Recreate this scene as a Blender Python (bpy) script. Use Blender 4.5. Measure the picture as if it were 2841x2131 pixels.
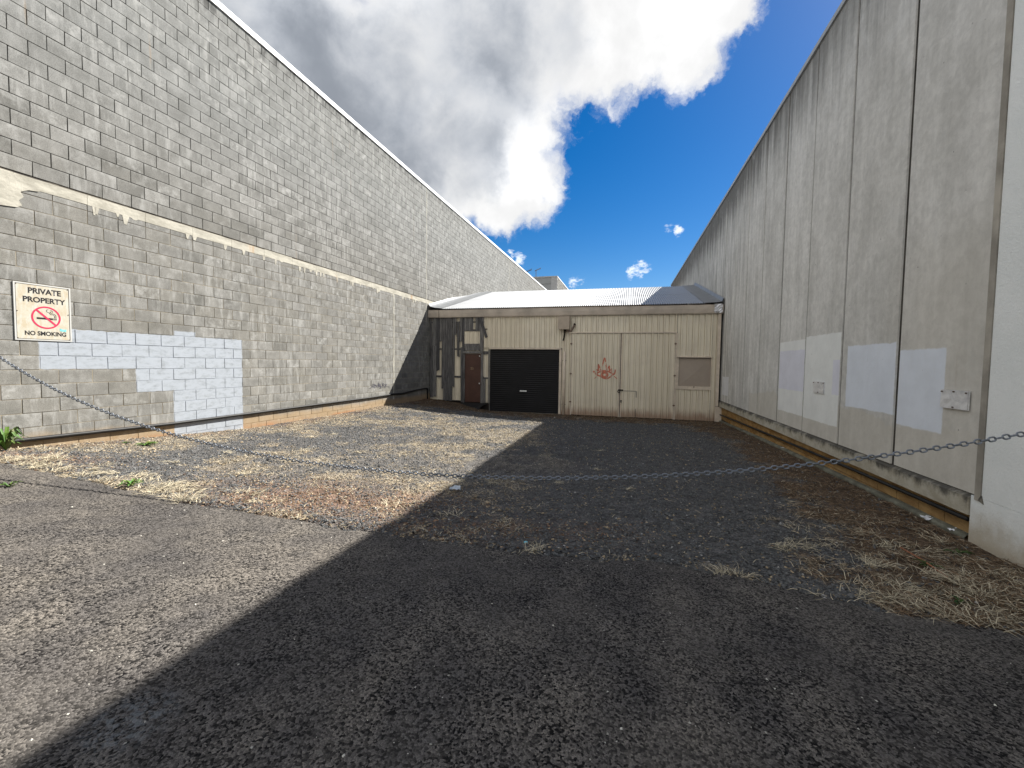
import bpy, math, random
import numpy as np
from mathutils import Vector, Matrix
random.seed(7)
RNG = np.random.default_rng(11)
S = bpy.context.scene
for o in list(bpy.data.objects):
    bpy.data.objects.remove(o)
COL = S.collection
R = math.radians

# ------------------------------------------------------------------ camera
CAMZ = 1.6
right = Vector((0.99990036, 0.00068295, 0.01410002))
upv = Vector((-0.01411655, 0.04837470, 0.99872950))
fwd = Vector((0.0, 0.99882903, -0.04837953))
cam = bpy.data.cameras.new('camera')
cam.sensor_width = 36.0
cam.lens = 36.0 * 1186.535 / 2841.0
cam.clip_start = 0.05
cam.clip_end = 3000
camo = bpy.data.objects.new('camera', cam)
camo.matrix_world = Matrix(((right.x, upv.x, -fwd.x, 0), (right.y, upv.y, -fwd.y, 0),
                            (right.z, upv.z, -fwd.z, CAMZ), (0, 0, 0, 1)))
COL.objects.link(camo)
S.camera = camo

# ------------------------------------------------------------------ exposure
S.view_settings.view_transform = 'Standard'
S.view_settings.look = 'None'
S.view_settings.gamma = 1.0
S.view_settings.use_curve_mapping = False
S.view_settings.exposure = 1.52

# ------------------------------------------------------------------ sun
SUN_EL, SUN_AZ = R(41.72), R(54.51)          # azimuth clockwise from +Y
to_sun = Vector((math.sin(SUN_AZ) * math.cos(SUN_EL), math.cos(SUN_AZ) * math.cos(SUN_EL), math.sin(SUN_EL)))
sl = bpy.data.lights.new('sun', 'SUN')
sl.energy = 4.5
sl.angle = R(0.53)
sl.color = (1.0, 0.955, 0.88)
so = bpy.data.objects.new('sun', sl)
so.rotation_euler = (-to_sun).to_track_quat('-Z', 'Y').to_euler()
so.location = (20, 15, 30)
COL.objects.link(so)


# ------------------------------------------------------------------ node helper
class N:
    def __init__(self, tree):
        self.t = tree
        self.nodes = tree.nodes
        self.links = tree.links

    def put(self, sock, v):
        if isinstance(v, bpy.types.NodeSocket):
            self.links.new(v, sock)
        elif v is not None:
            if hasattr(sock.default_value, '__len__') and not hasattr(v, '__len__'):
                v = [v] * len(sock.default_value)
            if hasattr(sock.default_value, '__len__') and len(sock.default_value) == 4 and len(v) == 3:
                v = (*v, 1.0)
            sock.default_value = v

    def n(self, kind, **kw):
        nd = self.nodes.new(kind)
        for k, v in kw.items():
            setattr(nd, k, v)
        return nd

    def m(self, op, a, b=None, c=None, clamp=False):
        nd = self.n('ShaderNodeMath', operation=op, use_clamp=clamp)
        for i, v in enumerate((a, b, c)):
            if v is not None:
                self.put(nd.inputs[i], v)
        return nd.outputs[0]

    def vm(self, op, a, b=None, out=0):
        nd = self.n('ShaderNodeVectorMath', operation=op)
        self.put(nd.inputs[0], a)
        if b is not None:
            self.put(nd.inputs[1], b)
        return nd.outputs[out]

    def scale(self, a, v):
        return self.vm('MULTIPLY', a, v)

    def noise(self, vec, scale, detail=4, rough=0.55, dist=0.0):
        nd = self.n('ShaderNodeTexNoise')
        self.put(nd.inputs['Vector'], vec)
        self.put(nd.inputs['Scale'], scale)
        self.put(nd.inputs['Detail'], detail)
        self.put(nd.inputs['Roughness'], rough)
        self.put(nd.inputs['Distortion'], dist)
        return nd.outputs[0]

    def voro(self, vec, scale, feat='F1', out=0):
        nd = self.n('ShaderNodeTexVoronoi', feature=feat)
        self.put(nd.inputs['Vector'], vec)
        self.put(nd.inputs['Scale'], scale)
        return nd.outputs[out]

    def ramp(self, v, a, b, lo=0.0, hi=1.0, smooth=True):
        nd = self.n('ShaderNodeMapRange')
        if smooth:
            nd.interpolation_type = 'SMOOTHSTEP'
        nd.clamp = True
        for i, x in enumerate((v, a, b, lo, hi)):
            self.put(nd.inputs[i], x)
        return nd.outputs[0]

    def mix(self, f, a, b, blend='MIX'):
        nd = self.n('ShaderNodeMix', data_type='RGBA', blend_type=blend)
        self.put(nd.inputs[0], f)
        self.put(nd.inputs[6], a)
        self.put(nd.inputs[7], b)
        return nd.outputs[2]

    def sep(self, v):
        nd = self.n('ShaderNodeSeparateXYZ')
        self.put(nd.inputs[0], v)
        return nd.outputs

    def comb(self, x, y, z):
        nd = self.n('ShaderNodeCombineXYZ')
        for i, v in enumerate((x, y, z)):
            self.put(nd.inputs[i], v)
        return nd.outputs[0]

    def attr(self, name):
        return self.n('ShaderNodeAttribute', attribute_name=name)

    def rect(self, x, z, x0, x1, z0, z1, wob=None, soft=0.012):
        """1 inside the rectangle, with an uneven edge"""
        if wob is not None:
            x = self.m('ADD', x, wob)
            z = self.m('ADD', z, wob)
        a = self.ramp(x, x0 - soft, x0 + soft)
        b = self.ramp(x, x1 - soft, x1 + soft, 1, 0)
        c = self.ramp(z, z0 - soft, z0 + soft)
        d = self.ramp(z, z1 - soft, z1 + soft, 1, 0)
        return self.m('MULTIPLY', self.m('MULTIPLY', a, b), self.m('MULTIPLY', c, d))


# ------------------------------------------------------------------ sky
W = bpy.data.worlds.new('World')
S.world = W
W.use_nodes = True
wt = N(W.node_tree)
for nd in list(wt.nodes):
    wt.nodes.remove(nd)
wout = wt.n('ShaderNodeOutputWorld')
bg = wt.n('ShaderNodeBackground')
bg.inputs['Strength'].default_value = 0.075
wt.links.new(bg.outputs[0], wout.inputs[0])
sky = wt.n('ShaderNodeTexSky', sky_type='NISHITA')
sky.sun_disc = False
sky.sun_elevation = SUN_EL
sky.sun_rotation = SUN_AZ
sky.altitude = 600
sky.air_density = 1.0
sky.dust_density = 0.35
sky.ozone_density = 2.2
d = wt.n('ShaderNodeTexCoord').outputs['Generated']
dz = wt.sep(d)[2]
MAIN = [(-0.3343, 0.7691, 0.5447, 0.99277), (-0.185, 0.82, 0.5416, 0.98424), (-0.0139, 0.81, 0.5863, 0.98619),
        (0.1449, 0.8005, 0.5816, 0.99531), (0.1486, 0.7809, 0.6067, 0.99256), (0.284, 0.771, 0.5699, 0.99749),
        (0.3446, 0.7328, 0.5867, 0.99894), (-0.0127, 0.8906, 0.4546, 0.99534), (-0.1519, 0.8811, 0.4479, 0.98925),
        (0.0173, 0.9208, 0.3897, 0.99739), (-0.0364, 0.9339, 0.3557, 0.99827), (-0.2026, 0.9012, 0.3831, 0.99096),
        (-0.338, 0.8153, 0.4702, 0.99329), (-0.2535, 0.9126, 0.3208, 0.99793), (-0.1562, 0.6887, 0.708, 0.98395),
        (0.1316, 0.7098, 0.692, 0.99143), (-0.0154, 0.5933, 0.8049, 0.98315), (-0.3638, 0.6323, 0.684, 0.9903),
        (0.3231, 0.6567, 0.6814, 0.99644), (-0.0953, 0.9273, 0.3621, 0.9975), (-0.30, 0.845, 0.442, 0.986), (-0.42, 0.79, 0.447, 0.985), (-0.26, 0.89, 0.375, 0.993), (0.2319, 0.7845, 0.5752, 0.9967), (0.2973, 0.7475, 0.594, 0.99713),
         (0.0075, 0.9209, 0.3897, 0.99571), (-0.0364, 0.9339, 0.3557, 0.99712), (-0.0127, 0.8906, 0.4546, 0.9937), (0.2828, 0.7684, 0.5741, 0.99655), (0.3438, 0.7313, 0.5891, 0.99833), (0.1535, 0.8013, 0.5783, 0.99415), (0.2272, 0.7948, 0.5627, 0.99753)]
for az, el, r in ((180, 26, 36), (228, 28, 32), (268, 40, 27), (134, 24, 26), (322, 33, 13), (95, 14, 9), (252, 16, 24), (292, 46, 16)):  # unseen clouds, mostly behind the camera, added to brighten shaded walls and shed
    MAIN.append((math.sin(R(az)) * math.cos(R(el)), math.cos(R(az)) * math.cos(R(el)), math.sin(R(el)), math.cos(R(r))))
SMALL = [(0.324, 0.9025, 0.2837, 0.99994), (0.338, 0.8986, 0.2799, 0.99996), (0.2719, 0.9399, 0.2066, 0.99985),
         (0.2826, 0.9358, 0.2108, 0.99992), (0.2566, 0.9455, 0.2005, 0.99993), (0.1365, 0.9734, 0.1841, 0.99991),
         (0.1516, 0.9706, 0.1868, 0.99993), (-0.0051, 0.9707, 0.2401, 0.99987), (0.0127, 0.9723, 0.2335, 0.99993),
         (0.0211, 0.9739, 0.2258, 0.99996)]
GREY = [(-0.2372, 0.8875, 0.3951, 0.9935), (-0.3587, 0.8229, 0.4407, 0.99557), (-0.1064, 0.8898, 0.4438, 0.99688),
        (-0.0139, 0.8061, 0.5916, 0.99365), (-0.2778, 0.791, 0.5451, 0.99611), (-0.0154, 0.5933, 0.8049, 0.99), (-0.3962, 0.7356, 0.5495, 0.99503)]


def field(blobs, sm, v):
    acc = None
    for x, y, z, c in blobs:
        q = wt.m('DIVIDE', wt.m('SUBTRACT', wt.vm('DOT_PRODUCT', v, (x, y, z), out=1), c), 1 - c)
        acc = q if acc is None else wt.m('SMOOTH_MAX', acc, q, sm)
    return acc


def warp(v, scale, amount, detail, rough):
    nd = wt.n('ShaderNodeTexNoise')
    wt.put(nd.inputs['Vector'], v)
    nd.inputs['Scale'].default_value = scale
    nd.inputs['Detail'].default_value = detail
    nd.inputs['Roughness'].default_value = rough
    off = wt.vm('SUBTRACT', nd.outputs['Color'], (0.5, 0.5, 0.5))
    return wt.vm('ADD', v, wt.scale(off, (amount, amount, amount)))


dw = wt.vm('NORMALIZE', warp(d, 10.0, 0.12, 10, 0.64))
wn1 = wt.noise(d, 7.0, 6, 0.55, 0.2)
wn2 = wt.noise(dw, 24.0, 9, 0.62, 0.3)
wn3 = wt.noise(d, 4.2, 4, 0.5, 0.3)
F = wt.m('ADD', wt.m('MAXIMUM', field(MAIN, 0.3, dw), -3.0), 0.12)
calm = wt.ramp(F, 0.1, 0.9, 1.0, 0.0)
D = wt.m('ADD', F, wt.m('MULTIPLY', wt.m('ADD', wt.m('MULTIPLY', wt.m('SUBTRACT', wn1, 0.5), 0.8), wt.m('MULTIPLY', wt.m('SUBTRACT', wn2, 0.5), 1.9)), calm))
alpha = wt.ramp(D, -0.3, 0.75)
G = wt.m('ADD', wt.m('MAXIMUM', field(GREY, 1.6, dw), -3.0), wt.m('MULTIPLY', wt.m('SUBTRACT', wn3, 0.5), 3.0))
gr = wt.ramp(G, -1.5, 1.0)
thick = wt.ramp(wt.m('ADD', wt.m('MAXIMUM', field(MAIN, 1.0, dw), -3.0), wt.m('MULTIPLY', wt.m('SUBTRACT', wn1, 0.5), 1.8)), 0.3, 1.35)
dark = wt.m('MULTIPLY', wt.m('MULTIPLY', gr, thick), 0.68)
puff = wt.ramp(wn1, 0.32, 0.68, 0.84, 1.06)
bright = wt.m('MULTIPLY', wt.m('SUBTRACT', 1.0, dark), puff)
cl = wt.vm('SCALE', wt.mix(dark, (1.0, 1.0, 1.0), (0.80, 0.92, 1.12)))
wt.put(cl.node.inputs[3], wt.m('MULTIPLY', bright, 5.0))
Fs = wt.m('ADD', wt.m('MAXIMUM', field(SMALL, 0.3, d), -4.0), wt.m('MULTIPLY', wt.m('SUBTRACT', wt.noise(wt.scale(d, (1, 1, 1.8)), 60, 8, 0.68), 0.5), 9.0))
alphaS = wt.m('MULTIPLY', wt.ramp(Fs, -0.2, 2.4), 0.9)
hs = wt.n('ShaderNodeHueSaturation')
hs.inputs['Hue'].default_value = 0.506
hs.inputs['Saturation'].default_value = 1.5
hs.inputs['Value'].default_value = 0.50
wt.links.new(sky.outputs[0], hs.inputs['Color'])
c1 = wt.mix(alphaS, hs.outputs[0], (5.2, 5.5, 5.8))
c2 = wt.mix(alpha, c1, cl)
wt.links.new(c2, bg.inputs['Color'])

# ------------------------------------------------------------------ geometry helpers
PHI = R(-15.0)
LW_O, LW_ROT = (-7.7457, 2.2831, 0.0), math.atan2(0.95919874, 0.28273269)
RB_O, RB_ROT = (3.1019, -0.8065, 0.0), math.atan2(-0.96782285, -0.25163255)
SH_O, SH_ROT = (-3.34925, 17.19867, 0.0), PHI


def frame(o, rot):
    c, s = math.cos(rot), math.sin(rot)
    return lambda x, y, z=0.0: (o[0] + c * x - s * y, o[1] + s * x + c * y, o[2] + z)


LW = frame(LW_O, LW_ROT)          # x = distance along, y into the wall
_rb = frame(RB_O, RB_ROT)
RB = lambda s, y, z=0.0: _rb(-s, y, z)
SH = frame(SH_O, SH_ROT)


def tag(o, label=None, cat=None, group=None, kind=None):
    if label: o['label'] = label
    if cat: o['category'] = cat
    if group: o['group'] = group
    if kind: o['kind'] = kind
    return o


def root(name, loc, rot, label, cat, group=None):
    o = bpy.data.objects.new(name, None)
    o.location = loc
    o.rotation_euler = (0, 0, rot)
    o.empty_display_size = 0.2
    COL.objects.link(o)
    return tag(o, label, cat, group)


def link(name, me, mat, parent=None, loc=None):
    o = bpy.data.objects.new(name, me)
    if mat is not None and not me.materials:
        me.materials.append(mat)
    COL.objects.link(o)
    if parent is not None:
        o.parent = parent
    if loc is not None:
        o.location = loc
    return o


class MB:
    def __init__(self):
        self.v, self.f, self.c = [], [], []

    def quad(self, a, b, c, d_, col=None):
        i = len(self.v)
        self.v += [a, b, c, d_]
        self.f.append((i, i + 1, i + 2, i + 3))
        self.c += [col] * 4
        return self

    def hexa(self, p, col=None):
        """p: 8 points, bottom ring 0-3 counter-clockwise, top ring 4-7"""
        i = len(self.v)
        self.v += list(p)
        self.c += [col] * 8
        for q in ((0, 3, 2, 1), (4, 5, 6, 7), (0, 1, 5, 4), (1, 2, 6, 5), (2, 3, 7, 6), (3, 0, 4, 7)):
            self.f.append(tuple(i + k for k in q))
        return self

    def box(self, x0, x1, y0, y1, z0, z1, col=None):
        return self.hexa([(x0, y0, z0), (x1, y0, z0), (x1, y1, z0), (x0, y1, z0),
                          (x0, y0, z1), (x1, y0, z1), (x1, y1, z1), (x0, y1, z1)], col)

    def prism(self, poly, y0, y1, col=None):
        """polygon of (x, z), counter-clockwise seen from -y, from y0 (front) to y1"""
        n = len(poly)
        i = len(self.v)
        self.v += [(x, y0, z) for x, z in poly] + [(x, y1, z) for x, z in poly]
        self.c += [col] * (2 * n)
        self.f.append(tuple(range(i, i + n)))
        self.f.append(tuple(range(i + 2 * n - 1, i + n - 1, -1)))
        for k in range(n):
            k2 = (k + 1) % n
            self.f.append((i + k, i + n + k, i + n + k2, i + k2))
        return self

    def tube(self, pts, r, n=8, cap=True):
        pts = [Vector(p) for p in pts]
        i0 = len(self.v)
        for k, p in enumerate(pts):
            t = (pts[min(k + 1, len(pts) - 1)] - pts[max(k - 1, 0)]).normalized()
            a = t.orthogonal().normalized() if abs(t.z) > 0.95 else t.cross(Vector((0, 0, 1))).normalized()
            b = t.cross(a).normalized()
            rr = r[k] if isinstance(r, (list, tuple)) else r
            for j in range(n):
                w = 2 * math.pi * j / n
                self.v.append(tuple(p + a * math.cos(w) * rr + b * math.sin(w) * rr))
                self.c.append(None)
        for k in range(len(pts) - 1):
            for j in range(n):
                j2 = (j + 1) % n
                self.f.append((i0 + k * n + j, i0 + (k + 1) * n + j, i0 + (k + 1) * n + j2, i0 + k * n + j2))
        if cap:
            self.f.append(tuple(i0 + j for j in range(n)))
            self.f.append(tuple(i0 + (len(pts) - 1) * n + j for j in range(n - 1, -1, -1)))
        return self

    def sheet(self, rows):
        """grid of points, rows of equal length"""
        i0 = len(self.v)
        w = len(rows[0])
        for r_ in rows:
            self.v += [tuple(p) for p in r_]
            self.c += [None] * w
        for a in range(len(rows) - 1):
            for b in range(w - 1):
                k = i0 + a * w + b
                self.f.append((k, k + 1, k + w + 1, k + w))
        return self

    def mesh(self, name, smooth=False, attr='tint'):
        me = bpy.data.meshes.new(name)
        me.from_pydata(self.v, [], self.f)
        if any(c is not None for c in self.c):
            a = me.color_attributes.new(attr, 'FLOAT_COLOR', 'POINT')
            arr = np.array([(c if c is not None else (0.5, 0.5, 0.5)) for c in self.c], dtype=np.float32)
            a.data.foreach_set('color', np.c_[arr, np.ones(len(arr), np.float32)].ravel())
        if smooth:
            me.polygons.foreach_set('use_smooth', [True] * len(me.polygons))
        me.update()
        return me

    def build(self, name, mat, parent=None, smooth=False, loc=None):
        return link(name, self.mesh(name, smooth), mat, parent, loc)


def np_mesh(name, verts, faces, cols=None, smooth=False, attr='tint'):
    """verts (n,3), faces (m,k) with k fixed"""
    me = bpy.data.meshes.new(name)
    n, m, k = len(verts), len(faces), faces.shape[1]
    me.vertices.add(n)
    me.vertices.foreach_set('co', np.ascontiguousarray(verts, np.float32).ravel())
    me.loops.add(m * k)
    me.loops.foreach_set('vertex_index', np.ascontiguousarray(faces, np.int32).ravel())
    me.polygons.add(m)
    me.polygons.foreach_set('loop_start', np.arange(0, m * k, k, dtype=np.int32))
    if cols is not None:
        a = me.color_attributes.new(attr, 'FLOAT_COLOR', 'POINT')
        a.data.foreach_set('color', np.c_[cols, np.ones(n)].astype(np.float32).ravel())
    me.polygons.foreach_set('use_smooth', np.full(m, smooth))
    me.update(calc_edges=True)
    return me


# ------------------------------------------------------------------ materials
def material(name, fn, rough=0.85, spec=0.3):
    m = bpy.data.materials.new(name)
    m.use_nodes = True
    n = N(m.node_tree)
    b = n.nodes['Principled BSDF']
    b.inputs['Roughness'].default_value = rough
    b.inputs['Specular IOR Level'].default_value = spec
    fn(n, b)
    return m


def bump(n, b, h, strength=0.5, dist=0.01):
    nd = n.n('ShaderNodeBump')
    nd.inputs['Strength'].default_value = strength
    nd.inputs['Distance'].default_value = dist
    n.put(nd.inputs['Height'], h)
    n.links.new(nd.outputs[0], b.inputs['Normal'])


def coords(n, ref=None):
    tc = n.n('ShaderNodeTexCoord')
    if ref is not None:
        tc.object = ref
    return tc.outputs['Object']


def simple(name, col, rough=0.6, spec=0.3, metal=0.0, var=0.18, scale=6.0, bmp=0.0, bscale=60.0):
    def fn(n, b):
        v = coords(n)
        f = n.noise(v, scale, 6, 0.6)
        c = n.mix(n.ramp(f, 0.3, 0.7), tuple(x * (1 - var) for x in col), tuple(min(1, x * (1 + var)) for x in col))
        n.put(b.inputs['Base Color'], c)
        b.inputs['Metallic'].default_value = metal
        if bmp:
            bump(n, b, n.noise(v, bscale, 4, 0.6), bmp, 0.004)
    return material(name, fn, rough, spec)


# ------------------------------------------------------------------ terrain
GC = np.array([[-7.18, 4.202, 0.42], [-6.765, 5.612, 0.37], [-6.309, 7.156, 0.25], [-5.747, 9.065, 0.12], [-5.04, 11.463, 0.1],
               [-4.217, 14.254, 0.14], [-3.363, 17.151, 0.13], [-2.106, 16.814, 0.0], [-0.851, 16.477, -0.27], [1.467, 15.856, -0.28],
               [3.882, 15.209, -0.29], [6.973, 14.381, -0.29], [6.876, 13.711, -0.24], [5.618, 8.872, -0.1], [5.09, 6.839, -0.07],
               [4.712, 5.388, -0.03], [4.335, 3.936, -0.02], [4.202, 3.423, 0.01], [3.857, 2.097, 0.06], [-0.6, 5.8, 0.0],
               [0.97, 11.9, -0.1], [-1.25, 3.75, 0.17], [-1.85, 2.35, 0.25], [-1.95, 1.65, 0.22], [2.0, 2.5, 0.11], [0.0, 2.0, 0.2],
               [0.0, 0.0, 0.2], [3.0, 1.0, 0.14], [-5.0, 0.0, 0.38], [5.0, 0.0, 0.1], [0.0, -8.0, 0.2], [-12.0, 0.0, 0.4],
               [12.0, -2.0, 0.1], [0.0, -20.0, 0.2]])
_K = np.linalg.norm(GC[:, None, :2] - GC[None, :, :2], axis=2)
_w = np.linalg.solve(_K + 1e-3 * np.eye(len(GC)), GC[:, 2] - 0.1)


def ground_z(x, y):
    x = np.asarray(x, float)
    y = np.asarray(y, float)
    r_ = np.sqrt((x[..., None] - GC[:, 0]) ** 2 + (y[..., None] - GC[:, 1]) ** 2)
    z = 0.1 + r_ @ _w
    f = np.clip((np.hypot(x, y - 5) - 16) / 14, 0, 1)
    return z * (1 - f) + 0.1 * f


_lat = RNG.random((8, 128, 128))


def vnoise(x, y, i):
    L = _lat[i]
    xi, yi = np.floor(x).astype(int), np.floor(y).astype(int)
    fx, fy = x - xi, y - yi
    fx, fy = fx * fx * (3 - 2 * fx), fy * fy * (3 - 2 * fy)
    a, b_ = L[xi % 128, yi % 128], L[(xi + 1) % 128, yi % 128]
    c, e = L[xi % 128, (yi + 1) % 128], L[(xi + 1) % 128, (yi + 1) % 128]
    return (a * (1 - fx) + b_ * fx) * (1 - fy) + (c * (1 - fx) + e * fx) * fy


def fbm(x, y, sc, oct_=4, seed=0):
    t, amp, tot = 0, 1.0, 0
    for k in range(oct_):
        t = t + amp * vnoise(x * sc * 2 ** k + 17.3 * k, y * sc * 2 ** k + 5.1 * k, (seed + k) % 8)
        tot += amp
        amp *= 0.55
    return t / tot


EDGE = np.array([(-60, 5.0), (-6.6, 5.19), (-5.99, 4.96), (-5.58, 4.84), (-5.19, 4.72), (-4.41, 4.45), (-3.76, 4.26), (-3.38, 4.09), (-2.97, 3.95),
                 (-2.62, 3.83), (-2.04, 3.7), (-1.57, 3.55), (-1.17, 3.52), (-0.84, 3.44), (-0.52, 3.36), (-0.3, 3.35), (-0.15, 3.29),
                 (0.03, 3.22), (0.35, 3.21), (0.66, 3.16), (1.05, 3.17), (1.2, 3.1), (1.33, 3.0), (1.53, 3.0), (1.69, 2.94), (1.97, 2.73),
                 (2.28, 2.56), (2.64, 2.49), (2.98, 2.4), (3.14, 2.35), (4.0, 2.1), (60, 2.0)])


def edge_y(x):
    return np.interp(x, EDGE[:, 0], EDGE[:, 1]) + (fbm(x, x * 0 + 3.3, 3.0, 4, 2) - 0.5) * 0.16


BROWN = np.array([(2.3, -2.0), (2.40, 2.4), (2.36, 2.83), (2.46, 3.27), (2.66, 3.78), (3.08, 4.46), (3.66, 5.58), (4.16, 7.36), (5.1, 10.85), (5.2, 12.8), (-2, 14.2)])


def zones(x, y):
    """weights of straw, brown mulch, red soil at ground points"""
    nz = fbm(x, y, 0.9, 5, 1)
    n2 = fbm(x, y, 2.6, 4, 4)
    bx = np.interp(y, BROWN[:9, 1], BROWN[:9, 0])
    brown = np.clip((x - bx) / 0.5 + (n2 - 0.5) * 3.0 + 0.35, 0, 1)
    # strip in front of the shed: distance from the shed front
    nx, ny = -math.sin(PHI), math.cos(PHI)
    ds = (SH_O[0] - x) * nx + (SH_O[1] - y) * ny
    brown = np.maximum(brown, np.clip((2.2 - ds) / 0.8 + (n2 - 0.5) * 3.0, 0, 1))
    # left wall
    lnx, lny = 0.9592, -0.2827
    dl = (x - LW_O[0]) * lnx + (y - LW_O[1]) * lny
    straw = np.clip((1.2 - dl) / 1.2 + (nz - 0.5) * 5 - 0.1, 0, 1) * 0.8
    straw = np.maximum(straw, np.clip((nz - 0.5) * 4.0 + (n2 - 0.5) * 3.5 + (-x * 0.06 - 0.22) + np.clip((y - 6.5) / 3, 0, 1) * 0.5, 0, 1) * np.clip((0.6 - x + (y - 6) * 0.12) * 1.4, 0, 1))
    g1 = np.exp(-(((x + 1.3) / 1.5) ** 2 + ((y - 5.6) / 1.0) ** 2))
    straw = np.clip(straw + g1 * 1.1 * n2 * (x < 0.4), 0, 1)
    red = np.exp(-(((x + 2.0) / 1.3) ** 2 + ((y - 4.45) / 0.62) ** 2)) * 1.5
    red = np.maximum(red, 1.2 * np.exp(-(((x + 6.0) / 0.8) ** 2 + ((y - 5.2) / 0.35) ** 2)))
    red = np.maximum(red, 0.75 * np.exp(-(((x + 0.3) / 1.2) ** 2 + ((y - 3.75) / 0.35) ** 2)))
    red = np.maximum(red, 0.7 * np.exp(-((dl - 0.1) / 0.35) ** 2) * (y > 6))
    red = np.clip(red * (0.1 + 1.4 * n2), 0, 1) * 0.6
    straw = np.clip(straw * (0.25 + 1.35 * fbm(x, y, 8.0, 3, 2)), 0, 1)
    ms = np.exp(-((np.hypot((x - 0.25) / 1.25, (y - 6.75) / 0.9) - 0.42) / 0.22) ** 2)
    straw = np.clip(np.maximum(straw * (1 - brown), ms * 0.55 * (0.3 + n2)), 0, 1)
    eb = np.exp(-((y - edge_y(x)) / 0.16) ** 2) * np.clip((n2 - 0.42) * 4, 0, 1)
    straw = np.clip(np.maximum(straw, eb * (1.0 * (x < -1.6) + 0.35)), 0, 1)
    return straw, brown, red, ms


xs = np.concatenate([[-400, -200, -100, -50, -30, -20, -14], np.arange(-10, 7.001, 0.055), [8, 10, 14, 20, 30, 50, 100, 200, 400]])
ys = np.concatenate([[-400, -200, -100, -50, -25, -12, -6, -3, -1], np.arange(0.5, 17.8, 0.055), [19, 22, 28, 40, 60, 100, 200, 400]])
X, Y = np.meshgrid(xs, ys)
st, br, rd, ms = zones(X, Y)
Zg = ground_z(X, Y)
fine = (np.abs(X + 1.5) < 9) & (Y > 0) & (Y < 18)
Zg = Zg + fine * ((fbm(X, Y, 3.0, 4, 3) - 0.5) * 0.05 + (RNG.random(X.shape) - 0.5) * 0.012 + ms * 0.07)
Zg = Zg - 0.045 * (Y < edge_y(X) - 0.12) - 0.02 * (np.abs(Y - edge_y(X)) < 0.12)
gc = np.stack([np.full(X.shape, 0.105), np.full(X.shape, 0.103), np.full(X.shape, 0.102)], -1)
lerp = lambda a, c, w_: a * (1 - w_[..., None]) + np.array(c) * w_[..., None]
gc = lerp(gc, (0.24, 0.205, 0.15), st * 0.6)
gc = lerp(gc, (0.115, 0.078, 0.048), br * 0.9)
gc = lerp(gc, (0.19, 0.105, 0.062), rd * 0.9)
gc *= (0.75 + 0.5 * RNG.random(X.shape))[..., None]
nyy, nxx = X.shape
idx = np.arange(nyy * nxx).reshape(nyy, nxx)
gf = np.stack([idx[:-1, :-1], idx[:-1, 1:], idx[1:, 1:], idx[1:, :-1]], -1).reshape(-1, 4)


def m_ground(n, b):
    v = coords(n)
    c = n.attr('soil').outputs['Color']
    f = n.noise(v, 42, 5, 0.65)
    f2 = n.noise(v, 7, 5, 0.6)
    c = n.mix(1.0, c, n.mix(n.ramp(f, 0.3, 0.7), (0.45, 0.45, 0.46), (1.55, 1.52, 1.48)), 'MULTIPLY')
    c = n.mix(1.0, c, n.mix(n.ramp(f2, 0.3, 0.7), (0.8, 0.79, 0.78), (1.15, 1.15, 1.15)), 'MULTIPLY')
    n.put(b.inputs['Base Color'], c)
    bump(n, b, n.m('ADD', f, n.voro(v, 45)), 0.9, 0.02)


MG = material('soil', m_ground, 0.95, 0.15)
gme = np_mesh('ground', np.stack([X, Y, Zg], -1).reshape(-1, 3), gf, gc.reshape(-1, 3), True, 'soil')
tag(link('ground', gme, MG), kind='structure')

# asphalt driveway: one sheet with a broken edge standing on the soil
ax = np.concatenate([[-60, -30, -15, -9], np.arange(-7.4, 4.3, 0.03), [6, 10, 20, 60]])
ey = edge_y(ax) + (RNG.random(ax.shape) - 0.5) * 0.035
tt = np.concatenate([[0, 0.0, 0.03, 0.08, 0.16, 0.3], np.arange(0.5, 5.2, 0.1), [6, 8, 12, 20, 40, 70]])
AX = np.repeat(ax[None, :], len(tt), 0)
AY = ey[None, :] - tt[:, None]
AZ = ground_z(AX, AY) + 0.012 + (fbm(AX, AY, 0.8, 3, 5) - 0.5) * 0.03
AZ[1] -= 0.006
AZ[0] -= 0.07
na = len(ax)
ai = np.arange(len(tt) * na).reshape(len(tt), na)
af = np.stack([ai[:-1, :-1], ai[1:, :-1], ai[1:, 1:], ai[:-1, 1:]], -1).reshape(-1, 4)


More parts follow.
